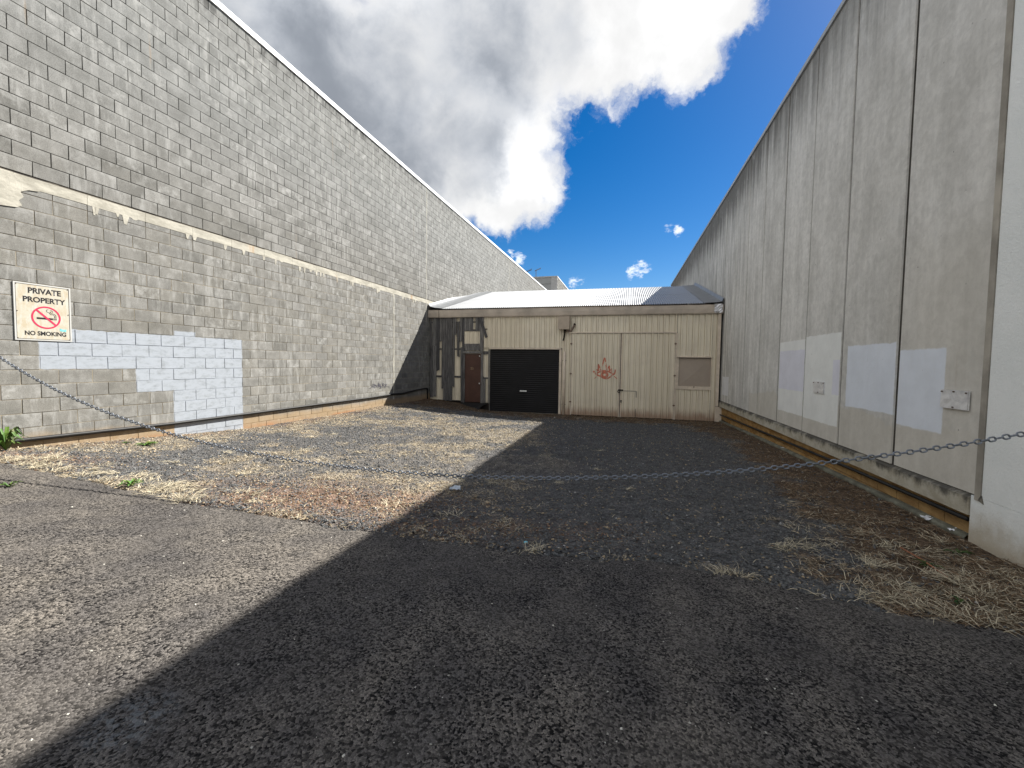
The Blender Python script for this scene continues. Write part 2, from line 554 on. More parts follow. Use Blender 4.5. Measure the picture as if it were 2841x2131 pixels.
def m_asphalt(n, b):
    v = coords(n)
    cell = n.voro(v, 105, 'F1', 1)
    h = n.voro(v, 105, 'F1', 0)
    k = n.sep(cell)[0]
    fine = n.noise(v, 190, 3, 0.75)
    c = n.mix(n.ramp(k, 0.1, 0.9, smooth=False), (0.007, 0.007, 0.0075), (0.168, 0.159, 0.148))
    c = n.mix(1.0, c, n.mix(n.ramp(fine, 0.3, 0.7), (0.45, 0.45, 0.46), (1.5, 1.48, 1.45)), 'MULTIPLY')
    big = n.noise(v, 0.8, 5, 0.6)
    mid = n.noise(v, 3.0, 3, 0.6)
    c = n.mix(1.0, c, n.mix(n.ramp(big, 0.3, 0.7), (0.78, 0.78, 0.80), (1.16, 1.13, 1.08)), 'MULTIPLY')
    c = n.mix(1.0, c, n.mix(n.ramp(mid, 0.35, 0.66), (0.76, 0.76, 0.78), (1.12, 1.10, 1.07)), 'MULTIPLY')
    dust = n.ramp(n.noise(v, 2.2, 4, 0.6), 0.42, 0.7, 0, 0.3)
    c = n.mix(dust, c, (0.13, 0.118, 0.105))
    sp = n.vm('DISTANCE', v, (-1.42, 1.55, 0.22), out=1)
    c = n.mix(n.m('MULTIPLY', n.ramp(sp, 0.05, 0.2, 1, 0), n.ramp(n.noise(v, 30, 4, 0.7), 0.45, 0.6, 0, 0.6)), c, (0.20, 0.215, 0.225))
    n.put(b.inputs['Base Color'], c)
    hh = n.m('SUBTRACT', n.m('MULTIPLY', fine, 0.6), h)
    bump(n, b, hh, 0.7, 0.006)


MA = material('asphalt', m_asphalt, 0.85, 0.12)
tag(link('driveway', np_mesh('driveway', np.stack([AX, AY, AZ], -1).reshape(-1, 3), af, None, True), MA), kind='structure')

# ------------------------------------------------------------------ block building (long wall on the left)
LB = root('block_building', LW_O, LW_ROT, 'long grey concrete block building whose bare wall runs along the sunlit side', 'building')


def paint_mask(n, s, z, v):
    wob = n.m('MULTIPLY', n.m('SUBTRACT', n.noise(v, 9, 3, 0.6), 0.5), 0.05)
    acc = None
    for r_ in ((3.89, 7.10, 1.42, 2.012), (5.09, 7.10, 1.02, 1.44), (5.69, 7.10, 0.05, 1.04), (5.72, 6.11, 2.0, 2.10)):
        q = n.rect(s, z, *r_, wob)
        acc = q if acc is None else n.m('MAXIMUM', acc, q)
    return acc


def paint_over(n, c, s, z, v):
    pm = paint_mask(n, s, z, v)
    scuff = n.noise(n.scale(v, (2.2, 1, 5)), 2.6, 7, 0.72)
    pc = n.mix(n.ramp(scuff, 0.3, 0.55), (0.235, 0.255, 0.275), (0.325, 0.355, 0.395))
    return n.mix(n.m('MULTIPLY', pm, 0.96), c, pc)


def soil_line(n, c, s, z, v):
    base = n.ramp(s, 3.2, 9.0, 0.47, 0.30, False)
    nn = n.m('MULTIPLY', n.m('SUBTRACT', n.noise(n.scale(v, (1, 1, 2)), 2.0, 5, 0.65), 0.5), 0.22)
    h = n.m('SUBTRACT', n.m('ADD', z, nn), base)
    c = n.mix(n.ramp(h, -0.06, 0.12, 0.62, 0), c, (0.345, 0.235, 0.12))
    strong = n.m('MULTIPLY', n.ramp(h, -0.26, -0.1, 0.85, 0), n.ramp(n.noise(v, 0.55, 3, 0.5), 0.4, 0.6))
    return n.mix(strong, c, (0.34, 0.135, 0.05))


def m_block(n, b):
    v = coords(n, LB)
    s, _, z = n.sep(v)
    t = n.sep(n.attr('tint').outputs['Color'])
    c = n.mix(t[0], (0.134, 0.132, 0.122), (0.230, 0.227, 0.215))
    c = n.mix(n.m('MULTIPLY', n.m('MULTIPLY', t[2], 0.6), n.ramp(z, 5.5, 3.0)), c, (0.18, 0.172, 0.15))
    c = n.mix(n.ramp(z, 4.2, 7.0, 0, 0.6), c, (0.206, 0.212, 0.208))
    grain = n.noise(v, 85, 3, 0.7)
    c = n.mix(1.0, c, n.mix(n.ramp(grain, 0.25, 0.75), (0.76, 0.76, 0.76), (1.24, 1.24, 1.24)), 'MULTIPLY')
    blot = n.noise(v, 3.3, 6, 0.65)
    c = n.mix(1.0, c, n.mix(n.ramp(blot, 0.3, 0.7), (0.8, 0.8, 0.79), (1.17, 1.17, 1.17)), 'MULTIPLY')
    # lime bleeding down out of the joints
    st_ = n.noise(n.scale(v, (8.5, 1, 1.5)), 1.0, 6, 0.7)
    big = n.noise(n.scale(v, (0.55, 1, 1.0)), 1.0, 3, 0.5)
    e = n.m('MULTIPLY', n.ramp(st_, 0.47, 0.66), n.ramp(big, 0.38, 0.58))
    e2 = n.m('MULTIPLY', n.ramp(n.noise(v, 6.0, 6, 0.7), 0.45, 0.66), t[1])
    e = n.m('MAXIMUM', n.m('MULTIPLY', e, 0.75), e2)
    c = n.mix(n.m('MULTIPLY', e, 0.75), c, (0.365, 0.365, 0.35))
    qs = n.m('MULTIPLY_ADD', s, -0.002614, 1.0157)
    zl = n.m('DIVIDE', n.m('SUBTRACT', z, 2.016), 0.2)
    zu = n.m('DIVIDE', n.m('SUBTRACT', z, 4.078), n.m('MULTIPLY', qs, 0.2))
    up = n.m('GREATER_THAN', z, 4.0)
    fr_z = n.m('FRACT', n.m('ADD', n.m('ADD', n.m('MULTIPLY', zu, up), n.m('MULTIPLY', zl, n.m('SUBTRACT', 1.0, up))), 20.0))
    tn = n.m('MULTIPLY', n.m('SUBTRACT', n.noise(n.scale(v, (14, 1, 3)), 1.0, 5, 0.7), 0.5), 1.5)
    top = n.m('MULTIPLY', n.ramp(n.m('ADD', fr_z, tn), 0.72, 1.12), n.ramp(n.noise(v, 1.1, 4, 0.6), 0.36, 0.62))
    c = n.mix(n.m('MULTIPLY', top, 0.45), c, (0.37, 0.37, 0.355))
    # mould under the capping
    mo = n.m('MULTIPLY', n.ramp(z, 8.0, 8.42), n.ramp(n.noise(n.scale(v, (6, 1, 1.6)), 1.0, 5, 0.7), 0.45, 0.62))
    c = n.mix(n.m('MULTIPLY', mo, 0.75), c, (0.05, 0.05, 0.048))
    # a few rusty runs
    ru = n.m('MULTIPLY', n.ramp(n.noise(n.scale(v, (5, 1, 0.35)), 1.0, 4, 0.5), 0.66, 0.75), n.ramp(z, 4.0, 2.2, 1, 0.0))
    c = n.mix(n.m('MULTIPLY', ru, 0.4), c, (0.30, 0.19, 0.09))
    c = soil_line(n, c, s, z, v)
    c = paint_over(n, c, s, z, v)
    n.put(b.inputs['Base Color'], c)
    bump(n, b, n.m('ADD', grain, n.m('MULTIPLY', blot, 0.6)), 0.35, 0.006)


def m_mortar(n, b):
    v = coords(n, LB)
    s, _, z = n.sep(v)
    f = n.noise(v, 5, 5, 0.7)
    c = n.mix(n.ramp(f, 0.4, 0.6), (0.31, 0.275, 0.21), (0.185, 0.16, 0.125))
    hi = n.m('ADD', z, n.m('MULTIPLY', n.m('SUBTRACT', n.noise(v, 0.7, 3, 0.5), 0.5), 1.4))
    c = n.mix(n.ramp(hi, 3.6, 4.3), c, n.mix(n.ramp(f, 0.45, 0.65), (0.06, 0.054, 0.048), (0.17, 0.155, 0.13)))
    c = soil_line(n, c, s, z, v)
    c = paint_over(n, c, s, z, v)
    n.put(b.inputs['Base Color'], c)
    bump(n, b, n.noise(v, 60, 3, 0.7), 0.5, 0.006)


MBLK = material('concrete_block', m_block, 0.92, 0.15)
MMOR = material('mortar', m_mortar, 0.95, 0.1)
top_z = lambda s: 8.478 - 0.0115 * (s - 6.0)
END_S = 41.0
# core: the building behind the facing, kept under the capping
core = MB()
for a in np.arange(-4, END_S, 3.0):
    b_ = min(a + 3.0, END_S)
    core.hexa([(a, 0.0045, -0.8), (b_, 0.0045, -0.8), (b_, 12, -0.8), (a, 12, -0.8), (a, 0.0045, 3.99), (b_, 0.0045, 3.99), (b_, 12, 3.99), (a, 12, 3.99)])
    core.hexa([(a, 0.010, 3.991), (b_, 0.010, 3.991), (b_, 12, 3.991), (a, 12, 3.991),
               (a, 0.010, top_z(a) - 0.02), (b_, 0.010, top_z(b_) - 0.02), (b_, 12, top_z(b_) - 0.4), (a, 12, top_z(a) - 0.4)])
core.build('mortar_backing', MMOR, LB)

rows = []      # (z0, z1, parity, upper)
for k in range(-14, 10):
    z0 = 1.816 + 0.2 * k
    if -0.5 < z0 and z0 + 0.2 < 3.83:
        rows.append((z0, z0 + 0.2, (k % 2 == 0), False))
rows.append((3.816, 3.907, False, False))
for k in range(22):
    rows.append((4.078 + 0.2 * k, 4.278 + 0.2 * k, (k - 9) % 2 != 0, True))
blocks = []
WARP = (1e9, 0)
for (z0, z1, half, upper) in rows:
    off = 4.0968 + (0.2 if half else 0.0)
    j0 = int((-3.5 - off) / 0.4)
    s = off + j0 * 0.4
    while s < END_S - 0.1:
        a, c_ = s + 0.006, min(s + 0.394, END_S)
        m_ = 0.5 * (a + c_)
        if upper:
            q = (top_z(m_) - 4.078) / 4.4
            za, zb = 4.078 + (z0 - 4.078) * q, 4.078 + (z1 - 4.078) * q
        else:
            za, zb = z0, z1
        ok = not (z0 > 3.55 and z1 < 4.0 and m_ < 3.75)
        if ok and zb > ground_z(*LW(m_, 0)[:2]) - 0.25:
            blocks.append((a, c_, za + 0.0055, zb - 0.0055))
        s += 0.4
# size in the picture decides which blocks are parts of their own
CM = np.array([right, upv, fwd])


def px_area(quad):
    p = np.array(quad) - np.array((0, 0, CAMZ))
    q = p @ CM.T
    if (q[:, 2] < 0.2).any():
        return 0.0
    u = q[:, :2] / q[:, 2:3]
    m_ = u.mean(0)
    if abs(m_[0]) > 1420.5 / 1186.5 + 0.03 or abs(m_[1]) > 1065.5 / 1186.5 + 0.03:
        return 0.0
    x_, y_ = u[:, 0], u[:, 1]
    return 0.5 * abs(np.dot(x_, np.roll(y_, -1)) - np.dot(y_, np.roll(x_, -1)))


areas = [px_area([LW(a, 0, z0), LW(c_, 0, z0), LW(c_, 0, z1), LW(a, 0, z1)]) for a, c_, z0, z1 in blocks]
order = np.argsort(areas)[::-1]
singles = set(int(i) for i in order[:298])
rest = MB()
for i, (a, c_, z0, z1) in enumerate(blocks):
    rr = random.random
    t0 = rr()
    tint = (0.42 + 0.30 * (rr() + rr() - 1.0) + (0.26 if t0 > 0.86 else 0) - (0.24 if t0 < 0.10 else 0), (0.2 + 0.75 * rr()) if rr() > 0.62 else 0.10 * rr(), rr() ** 1.5)
    pr = (rr() - 0.5) * 0.004
    m_ = 0.5 * (a + c_)
    zc = 0.5 * (z0 + z1)
    j = lambda q=0.0022: (rr() - 0.5) * q
    fr = [(a + j(), pr + j(), z0 + j()), (c_ + j(), pr + j(), z0 + j()), (c_ + j(), pr + j(), z1 + j()), (a + j(), pr + j(), z1 + j())]
    p8 = [fr[0], fr[1], (c_, 0.09, z0), (a, 0.09, z0), fr[3], fr[2], (c_, 0.09, z1), (a, 0.09, z1)]
    if i in singles:
        mb = MB()
        mb.hexa([(x - m_, y, z - zc) for x, y, z in p8], tint)
        mb.build('block', MBLK, LB, loc=(m_, 0, zc))
    else:
        rest.hexa(p8, tint)
ro = rest.build('blockwork', MBLK, LB)
ro['kind'] = 'stuff'


def m_beam(n, b):
    v = coords(n)
    f = n.noise(n.scale(v, (1, 1, 3)), 2.5, 7, 0.7)
    c = n.mix(n.ramp(f, 0.35, 0.65), (0.30, 0.285, 0.24), (0.46, 0.44, 0.375))
    ru = n.ramp(n.noise(n.scale(v, (1.6, 1, 0.5)), 1.2, 4, 0.6), 0.6, 0.72)
    c = n.mix(n.m('MULTIPLY', ru, 0.6), c, (0.34, 0.20, 0.09))
    n.put(b.inputs['Base Color'], c)
    bump(n, b, n.noise(v, 30, 5, 0.7), 0.5, 0.01)


MBEAM = material('old_render', m_beam, 0.9, 0.15)
belt = MB()
s = -3.5
while s < END_S - 0.1:
    e = min(s + 0.8, END_S)
    d4 = (random.random() - 0.7) * 0.016
    belt.hexa([(s + .002, -0.004, 3.905 + (random.random() - .5) * .012), (e - .002, -0.004, 3.905 + (random.random() - .5) * .012), (e - .002, 0.05, 3.905), (s + .002, 0.05, 3.905),
               (s + .002, -0.004, 4.062 + d4), (e - .002, -0.004, 4.062 + d4), (e - .002, 0.05, 4.066 + d4), (s + .002, 0.05, 4.066 + d4)])
    s += 0.8
# thick patch of render at the near end and drips that ran out of the beam
belt.prism([(1.5, 3.57), (3.55, 3.575), (3.72, 3.60), (3.77, 3.64), (3.74, 3.70), (3.79, 3.76), (3.76, 3.82), (3.84, 3.87), (3.95, 3.89), (4.0, 3.95), (3.9, 4.01), (3.6, 4.04), (1.5, 4.05)], -0.014, 0.03)
for k in range(70):
    s = 4.2 + random.random() * 16
    w_, l_ = 0.02 + random.random() * 0.07, 0.02 + random.random() * 0.12
    belt.prism([(s, 3.91 - l_), (s + w_ * .5, 3.905 - l_), (s + w_, 3.906), (s - w_ * .3, 3.906)], -0.0045, 0.02)
belt.build('bond_beam', MBEAM, LB)
MJOINT = simple('joint_sealant', (0.40, 0.385, 0.33), 0.7, var=0.4, scale=3)
for s0, z0, z1, w_ in ((12.97, 0.3, 3.9, 0.02), (15.3, 3.2, 8.33, 0.014), (26.4, 3.9, 8.2, 0.02)):
    MB().box(s0 - w_, s0 + w_, -0.006, 0.02, z0, z1).build('control_joint', MJOINT, LB)
MCAP = simple('white_capping', (0.78, 0.79, 0.80), 0.4, var=0.05)
cap = MB()
for a in np.arange(-4, END_S, 3.6):
    b_ = min(a + 3.6, END_S)
    za, zb = top_z(a), top_z(b_)
    cap.hexa([(a, -0.03, za - 0.005), (b_ - .004, -0.03, zb - 0.005), (b_ - .004, 0.25, zb - 0.005), (a, 0.25, za - 0.005),
              (a, -0.03, za + 0.11), (b_ - .004, -0.03, zb + 0.11), (b_ - .004, 0.25, zb + 0.13), (a, 0.25, za + 0.13)])
cap.build('roof_capping', MCAP, LB)
# scribbled tag low on the wall
MTAG = simple('dark_spray_paint', (0.06, 0.06, 0.08), 0.7)
tg = MB()
for k in range(34):
    s = 11.75 + k * 0.022 + random.random() * 0.03
    z = 0.77 + (random.random() - .5) * 0.1
    l_, a_ = 0.05 + random.random() * 0.1, random.choice((0.3, 1.2, 1.5, 1.8, 2.6)) + random.random() * 0.3
    dx_, dz_ = math.cos(a_) * l_, math.sin(a_) * l_
    px_, pz_ = -math.sin(a_) * 0.008, math.cos(a_) * 0.008
    y_ = -0.0065 - 0.0001 * k
    tg.quad((s - px_, y_, z - pz_), (s + dx_ - px_, y_, z + dz_ - pz_), (s + dx_ + px_, y_, z + dz_ + pz_), (s + px_, y_, z + pz_))
for sg in (((11.55, .75), (11.8, .79)), ((12.45, .80), (12.7, .74))):
    (a, za), (c_, zc) = sg
    tg.quad((a, -.0125, za), (c_, -.0125, zc), (c_, -.0125, zc + .012), (a, -.0125, za + .008))
tg.build('graffiti', MTAG, LB)

# ------------------------------------------------------------------ concrete panel building (right)
PB = root('concrete_building', RB_O, RB_ROT, 'tall building of pale weathered vertical concrete panels in the shade', 'building')
RC = lambda s, y, z: (-s, y, z)


def m_panel(n, b):
    v = coords(n, PB)
    s, y, z = n.sep(v)
    s = n.m('MULTIPLY', s, -1.0)
    t = n.sep(n.attr('tint').outputs['Color'])
    c = n.mix(t[0], (0.63, 0.622, 0.59), (0.70, 0.692, 0.66))
    cloud = n.noise(n.scale(v, (1, 1, 0.7)), 1.5, 10, 0.68)
    c = n.mix(1.0, c, n.mix(n.ramp(cloud, 0.34, 0.66), (0.86, 0.86, 0.855), (1.07, 1.07, 1.075)), 'MULTIPLY')
    mott = n.noise(v, 9, 8, 0.75, 0.4)
    c = n.mix(1.0, c, n.mix(n.ramp(mott, 0.34, 0.66), (0.89, 0.89, 0.89), (1.07, 1.07, 1.07)), 'MULTIPLY')
    streak = n.noise(n.scale(v, (7, 1, 0.35)), 1.0, 6, 0.66)
    c = n.mix(1.0, c, n.mix(n.ramp(streak, 0.35, 0.7), (0.92, 0.92, 0.92), (1.04, 1.04, 1.04)), 'MULTIPLY')
    # mould running down from the capping, worse at the far end
    far = n.ramp(s, 6, 18, 0.6, 1.6, False)
    mz = n.m('ADD', z, n.m('MULTIPLY', n.m('SUBTRACT', n.noise(n.scale(v, (5, 1, 0.25)), 1.0, 6, 0.7), 0.5), 3.2))
    mould = n.m('MULTIPLY', n.ramp(mz, 5.7, 7.5), far, clamp=True)
    c = n.mix(n.m('MULTIPLY', mould, 0.82), c, (0.075, 0.073, 0.068))
    far2 = n.m('MULTIPLY', n.ramp(s, 9, 20, 0, 0.5), n.ramp(streak, 0.56, 0.42))
    c = n.mix(far2, c, (0.14, 0.138, 0.13))
    # lime bloom
    bl_ = n.ramp(n.noise(v, 2.4, 8, 0.7, 1.2), 0.55, 0.72, 0, 0.3)
    c = n.mix(bl_, c, (0.66, 0.67, 0.66))
    wob = n.m('MULTIPLY', n.m('SUBTRACT', n.noise(v, 5, 4, 0.6), 0.5), 0.05)
    wob2 = n.m('MULTIPLY', n.m('SUBTRACT', n.noise(v, 1.2, 5, 0.6), 0.5), 0.6)
    buff = n.rect(s, n.m('ADD', z, wob2), 4.0, 12.4, 0.0, 0.98, None, 0.02)
    buff = n.m('MAXIMUM', buff, n.m('MULTIPLY', n.rect(s, n.m('ADD', z, wob2), 4.0, 6.2, 0.0, 2.9, None, 0.6), 0.75))
    c = n.mix(n.m('MULTIPLY', buff, 0.5), c, (0.55, 0.515, 0.44))
    for (r_, col) in (((8.955, 10.245, 0.70, 2.115), (0.80, 0.815, 0.805)), ((8.96, 10.24, 1.15, 1.93), (0.715, 0.725, 0.81)),
                      ((7.60, 8.90, 0.69, 2.15), (0.80, 0.82, 0.805)), ((7.60, 7.82, 1.18, 1.72), (0.715, 0.725, 0.81)),
                      ((6.215, 7.385, 1.04, 1.92), (0.72, 0.77, 0.85)), ((5.395, 6.16, 0.93, 1.82), (0.725, 0.775, 0.855)),
                      ((14.72, 15.6, 0.66, 1.26), (0.74, 0.75, 0.77))):
        k = n.rect(s, z, *r_, wob)
        roll = n.ramp(n.noise(n.scale(v, (5, 1, 0.8)), 2.2, 7, 0.72), 0.25, 0.6, 0.93, 1.0)
        k = n.m('MULTIPLY', k, roll)
        c = n.mix(n.m('MULTIPLY', k, 0.97), c, n.mix(n.ramp(n.noise(v, 3, 5, 0.6), 0.3, 0.7), tuple(x * 0.95 for x in col), tuple(x * 1.04 for x in col)))
    pit = n.m('MULTIPLY', n.ramp(n.voro(v, 7.5), 0.05, 0.085, 1, 0), n.ramp(n.noise(v, 2.0, 3, 0.6), 0.5, 0.62))
    c = n.mix(n.m('MULTIPLY', pit, 0.55), c, (0.10, 0.095, 0.085))
    rust = n.m('MULTIPLY', n.ramp(n.noise(n.scale(v, (4, 1, 0.22)), 1.3, 4, 0.55), 0.66, 0.76), n.ramp(n.noise(v, 0.35, 2, 0.5), 0.45, 0.6))
    c = n.mix(n.m('MULTIPLY', rust, 0.35), c, (0.36, 0.25, 0.15))
    scr = n.ramp(n.noise(n.scale(v, (16, 1, 2.0)), 1.4, 6, 0.75, 0.6), 0.67, 0.73, 0, 0.35)
    c = n.mix(scr, c, (0.22, 0.21, 0.19))
    n.put(b.inputs['Base Color'], c)
    bump(n, b, n.m('ADD', n.noise(v, 14, 7, 0.7), n.m('MULTIPLY', cloud, 2.0)), 0.28, 0.012)


MPAN = material('panel_concrete', m_panel, 0.9, 0.15)
MSEAL = simple('dark_sealant', (0.05, 0.045, 0.038), 0.8, var=0.45, scale=3.5)
PW = 1.3714
top_r = lambda s: 7.27 + 0.0060 * max(0.0, s - 12)
PEND = 33.4
corep = MB()
corep.box(-PEND, -4.9, 0.05, 12, -0.8, 0.24)
corep.box(-PEND, -4.86, 0.0125, 12, 0.24, 7.2)
corep.build('inner_wall', MSEAL, PB)
k = 0
s = 4.875
while s < PEND - 0.2:
    e = min(4.815 + PW * (k + 1), PEND)
    g = 0.018 + random.random() * 0.009
    a, c_ = s + g, e - g
    m_, zc = 0.5 * (a + c_), 3.9
    mb = MB()
    j = lambda q=0.006: (random.random() - .5) * q
    pr = j(0.012)
    tint = (random.random(), random.random(), random.random())
    # a panel with eased long edges
    ed = 0.006
    prof = [(-c_, 0.020), (-c_ + ed, pr), (-a - ed, pr + j()), (-a, 0.020)]
    z0, z1 = 0.435, top_r(m_)
    pts0 = [(x + m_, y, z0 - zc) for x, y in prof]
    pts1 = [(x + m_, y, z1 - zc) for x, y in prof]
    mb.sheet([pts0, pts1])
    mb.v += [(-c_ + m_, 0.022, z0 - zc), (-a + m_, 0.022, z0 - zc), (-a + m_, 0.022, z1 - zc), (-c_ + m_, 0.022, z1 - zc)]
    mb.f.append((8, 11, 10, 9))
    mb.f.append((0, 8, 9, 3, 2, 1))
    mb.f.append((4, 5, 6, 7, 10, 11))
    mb.c = [tint] * len(mb.v)
    mb.build('concrete_panel', MPAN, PB, loc=(-m_, 0, zc))
    s = e
    k += 1
# the strip that closes the near edge of the panels
MB().box(-4.868, -4.803, -0.030, 0.06, 0.40, 7.27).build('edge_strip', simple('edge_strip_concrete', (0.36, 0.335, 0.29), 0.9, var=0.3, scale=2.0, bmp=0.4), PB)


def m_ledge(n, b):
    v = coords(n, PB)
    s, y, z = n.sep(v)
    f = n.noise(n.scale(v, (1.4, 1, 2)), 3, 7, 0.72)
    c = n.mix(n.ramp(f, 0.35, 0.65), (0.36, 0.33, 0.26), (0.50, 0.475, 0.40))
    zz = n.m('ADD', z, n.m('MULTIPLY', n.m('SUBTRACT', n.noise(n.scale(v, (3.5, 1, 2)), 1.6, 6, 0.72), 0.5), 0.36))
    c = n.mix(n.ramp(zz, 0.32, 0.43, 0, 0.9), c, (0.055, 0.052, 0.047))
    n.put(b.inputs['Base Color'], c)
    bump(n, b, n.noise(v, 25, 6, 0.7), 0.5, 0.01)


MLED = material('ledge_concrete', m_ledge, 0.92, 0.15)
led = MB()
s = 4.925
while s < 16.2:
    e = min(s + 2.4, 16.2)
    led.hexa([(-e + .003, -0.035, 0.235), (-s, -0.035, 0.235), (-s, 0.06, 0.235), (-e + .003, 0.06, 0.235),
              (-e + .003, -0.035, 0.40), (-s, -0.035, 0.40), (-s, 0.03, 0.436), (-e + .003, 0.03, 0.436)])
    s = e
led.build('footing_ledge', MLED, PB)


def m_orange(n, b):
    v = coords(n, PB)
    f = n.noise(n.scale(v, (1.2, 1, 2.5)), 3, 6, 0.7)
    t = n.sep(n.attr('tint').outputs['Color'])
    c = n.mix(n.ramp(f, 0.35, 0.65), (0.24, 0.125, 0.042), (0.43, 0.27, 0.11))
    c = n.mix(n.m('MULTIPLY', t[0], 0.4), c, (0.30, 0.23, 0.13))
    n.put(b.inputs['Base Color'], c)
    bump(n, b, n.noise(v, 50, 4, 0.7), 0.5, 0.006)


MORG = material('stained_block', m_orange, 0.92, 0.12)
s = 4.93
k = 0
for z0, z1 in ((0.03, 0.228), (-0.18, 0.02)):
    s = 4.93 - (0.2 if z0 < 0 else 0)
    while s < 16:
        a, c_ = max(s, 4.93) + .005, s + 0.395
        m_ = 0.5 * (a + c_)
        mb = MB()
        y0 = 0.035 + random.random() * 0.004
        mb.box(-c_ + m_, -a + m_, y0, 0.12, z0 - 0.12, z1 - 0.12, (random.random(),) * 3)
        mb.build('base_block', MORG, PB, loc=(-m_, 0, 0.12))
        s += 0.4
capr = MB()
for a in np.arange(4.8, PEND, 3.0):
    b_ = min(a + 3.0, PEND)
    za, zb = top_r(a), top_r(b_)
    capr.hexa([(-b_ + .003, -0.035, zb + .002), (-a, -0.035, za + .002), (-a, 0.3, za + .002), (-b_ + .003, 0.3, zb + .002),
               (-b_ + .003, -0.035, zb + 0.085), (-a, -0.035, za + 0.085), (-a, 0.3, za + 0.10), (-b_ + .003, 0.3, zb + 0.10)])
capr.build('roof_capping', simple('grey_capping', (0.34, 0.36, 0.38), 0.45, var=0.1), PB)
# pipe along the foot of that wall and the low kerb strip under it
bp = MB()
bp.tube([RB(4.95, -0.012, 0.185), RB(7, -0.012, 0.16), RB(10, -0.01, 0.10), RB(13, -0.005, 0.03), RB(15.8, 0.0, -0.04)], 0.022, 8)
MPIPE = simple('black_pipe', (0.014, 0.0135, 0.0135), 0.55, 0.3, var=0.3)
bpo = bp.build('drain_pipe', MPIPE, smooth=True)
tag(bpo, 'thin black pipe running below the ledge of the concrete panel wall', 'pipe')
kb = MB()
sv = [4.95, 6, 7.5, 9, 11, 13, 15.8]
for a, c_ in zip(sv[:-1], sv[1:]):
    ga, gcc = [float(ground_z(*RB(q, -0.03)[:2])) for q in (a, c_)]
    pts = []
    for q, gz in ((c_, gcc), (a, ga)):
        pts.append([RB(q, y, gz + z) for y, z in ((-0.035, -0.1), (-0.03, 0.025), (-0.015, 0.05), (0.04, 0.055))])
    kb.sheet(pts)
    kb.sheet([[RB(q, 0.04, gz - 0.1), RB(q, 0.04, gz + 0.055)] for q, gz in ((a, ga), (c_, gcc))])
tag(kb.build('kerb_strip', simple('mossy_concrete', (0.15, 0.15, 0.115), 0.9, var=0.35, scale=5, bmp=0.5)), kind='structure')


# blank metal plates screwed to the panels
def m_alu(n, b):
    v = coords(n)
    f = n.noise(v, 5, 5, 0.6, 1.5)
    n.put(b.inputs['Base Color'], n.mix(n.ramp(f, 0.3, 0.7), (0.66, 0.67, 0.69), (0.93, 0.94, 0.95)))
    b.inputs['Metallic'].default_value = 0.35
    bump(n, b, f, 0.35, 0.01)


MALU = material('dull_aluminium', m_alu, 0.4, 0.5)
MSCREW = simple('rusty_screw', (0.09, 0.06, 0.04), 0.6)
for (s0, s1, z0, z1, lab) in ((8.06, 8.47, 1.17, 1.365, 'small dented bare metal plate on the pale painted panel, farther one of two'),
                              (5.03, 5.392, 1.21, 1.395, 'flat whitish blank metal plate screwed beside the large blue grey paint patch')):
    m_, zc = 0.5 * (s0 + s1), 0.5 * (z0 + z1)
    t = root('cover_plate', RB(m_, 0, zc), RB_ROT, lab, 'metal plate')
    hw, hz = 0.5 * (s1 - s0), 0.5 * (z1 - z0)
    mb = MB()
    nn_ = 7
    mb.sheet([[(-hw + 2 * hw * i / nn_, -0.022 + (random.random() - .5) * 0.006, -hz + 2 * hz * jn / 4) for i in range(nn_ + 1)] for jn in range(5)])
    for (xa, za, xb, zb) in ((-hw, -hz, hw, -hz), (hw, -hz, hw, hz), (hw, hz, -hw, hz), (-hw, hz, -hw, -hz)):
        mb.quad((xa, -0.02, za), (xa, -0.006, za), (xb, -0.006, zb), (xb, -0.02, zb))
    mb.build('plate', MALU, t)
    for xa, za in ((-hw + .02, hz - .02), (hw - .02, hz - .02), (0, -hz + .015), (0, hz - .015)):
        MB().tube([(xa, -0.018, za), (xa, -0.033, za)], 0.008, 6).build('screw', MSCREW, t)


# ------------------------------------------------------------------ rendered white wall (right foreground)
def m_render(n, b):
    v = coords(n, RW)
    s, y, z = n.sep(v)
    f = n.noise(v, 22, 6, 0.7)
    big = n.noise(v, 1.3, 5, 0.6)
    c = n.mix(n.ramp(big, 0.3, 0.7), (0.78, 0.815, 0.81), (0.86, 0.885, 0.88))
    zz = n.m('ADD', z, n.m('MULTIPLY', n.m('SUBTRACT', n.noise(v, 3, 5, 0.7), 0.5), 0.5))
    c = n.mix(n.ramp(zz, 0.40, 0.0, 0, 0.8), c, (0.40, 0.33, 0.22))
    ru = n.m('MULTIPLY', n.ramp(n.noise(n.scale(v, (9, 1, 2)), 1.5, 5, 0.7), 0.62, 0.72), n.ramp(z, 0.6, 0.3))
    c = n.mix(n.m('MULTIPLY', ru, 0.6), c, (0.22, 0.16, 0.11))
    n.put(b.inputs['Base Color'], c)
    bump(n, b, n.m('ADD', f, n.m('MULTIPLY', n.noise(v, 70, 3, 0.6), 0.6)), 0.55, 0.012)


RW = root('rendered_building', RB_O, RB_ROT, 'white roughcast rendered wall end standing next to the concrete panels', 'building')
MREN = material('roughcast_render', m_render, 0.9, 0.2)
rw = MB()
rw.box(-4.796, 3.0, -0.022, 9.0, 0.432, 9.2)
rw.box(-4.915, 3.0, -0.0225, 9.0, -0.8, 0.43)
rw.build('wall', MREN, RW)
ch = MB()
ch.hexa([(-4.82, -0.035, 0.405), (-4.765, -0.03, 0.385), (-4.765, -0.0, 0.385), (-4.82, 0.0, 0.405), (-4.80, -0.028, 0.455), (-4.79, -0.026, 0.455), (-4.79, 0.0, 0.455), (-4.80, 0.0, 0.455)])
ch.build('mortar_dab', MLED, RW)

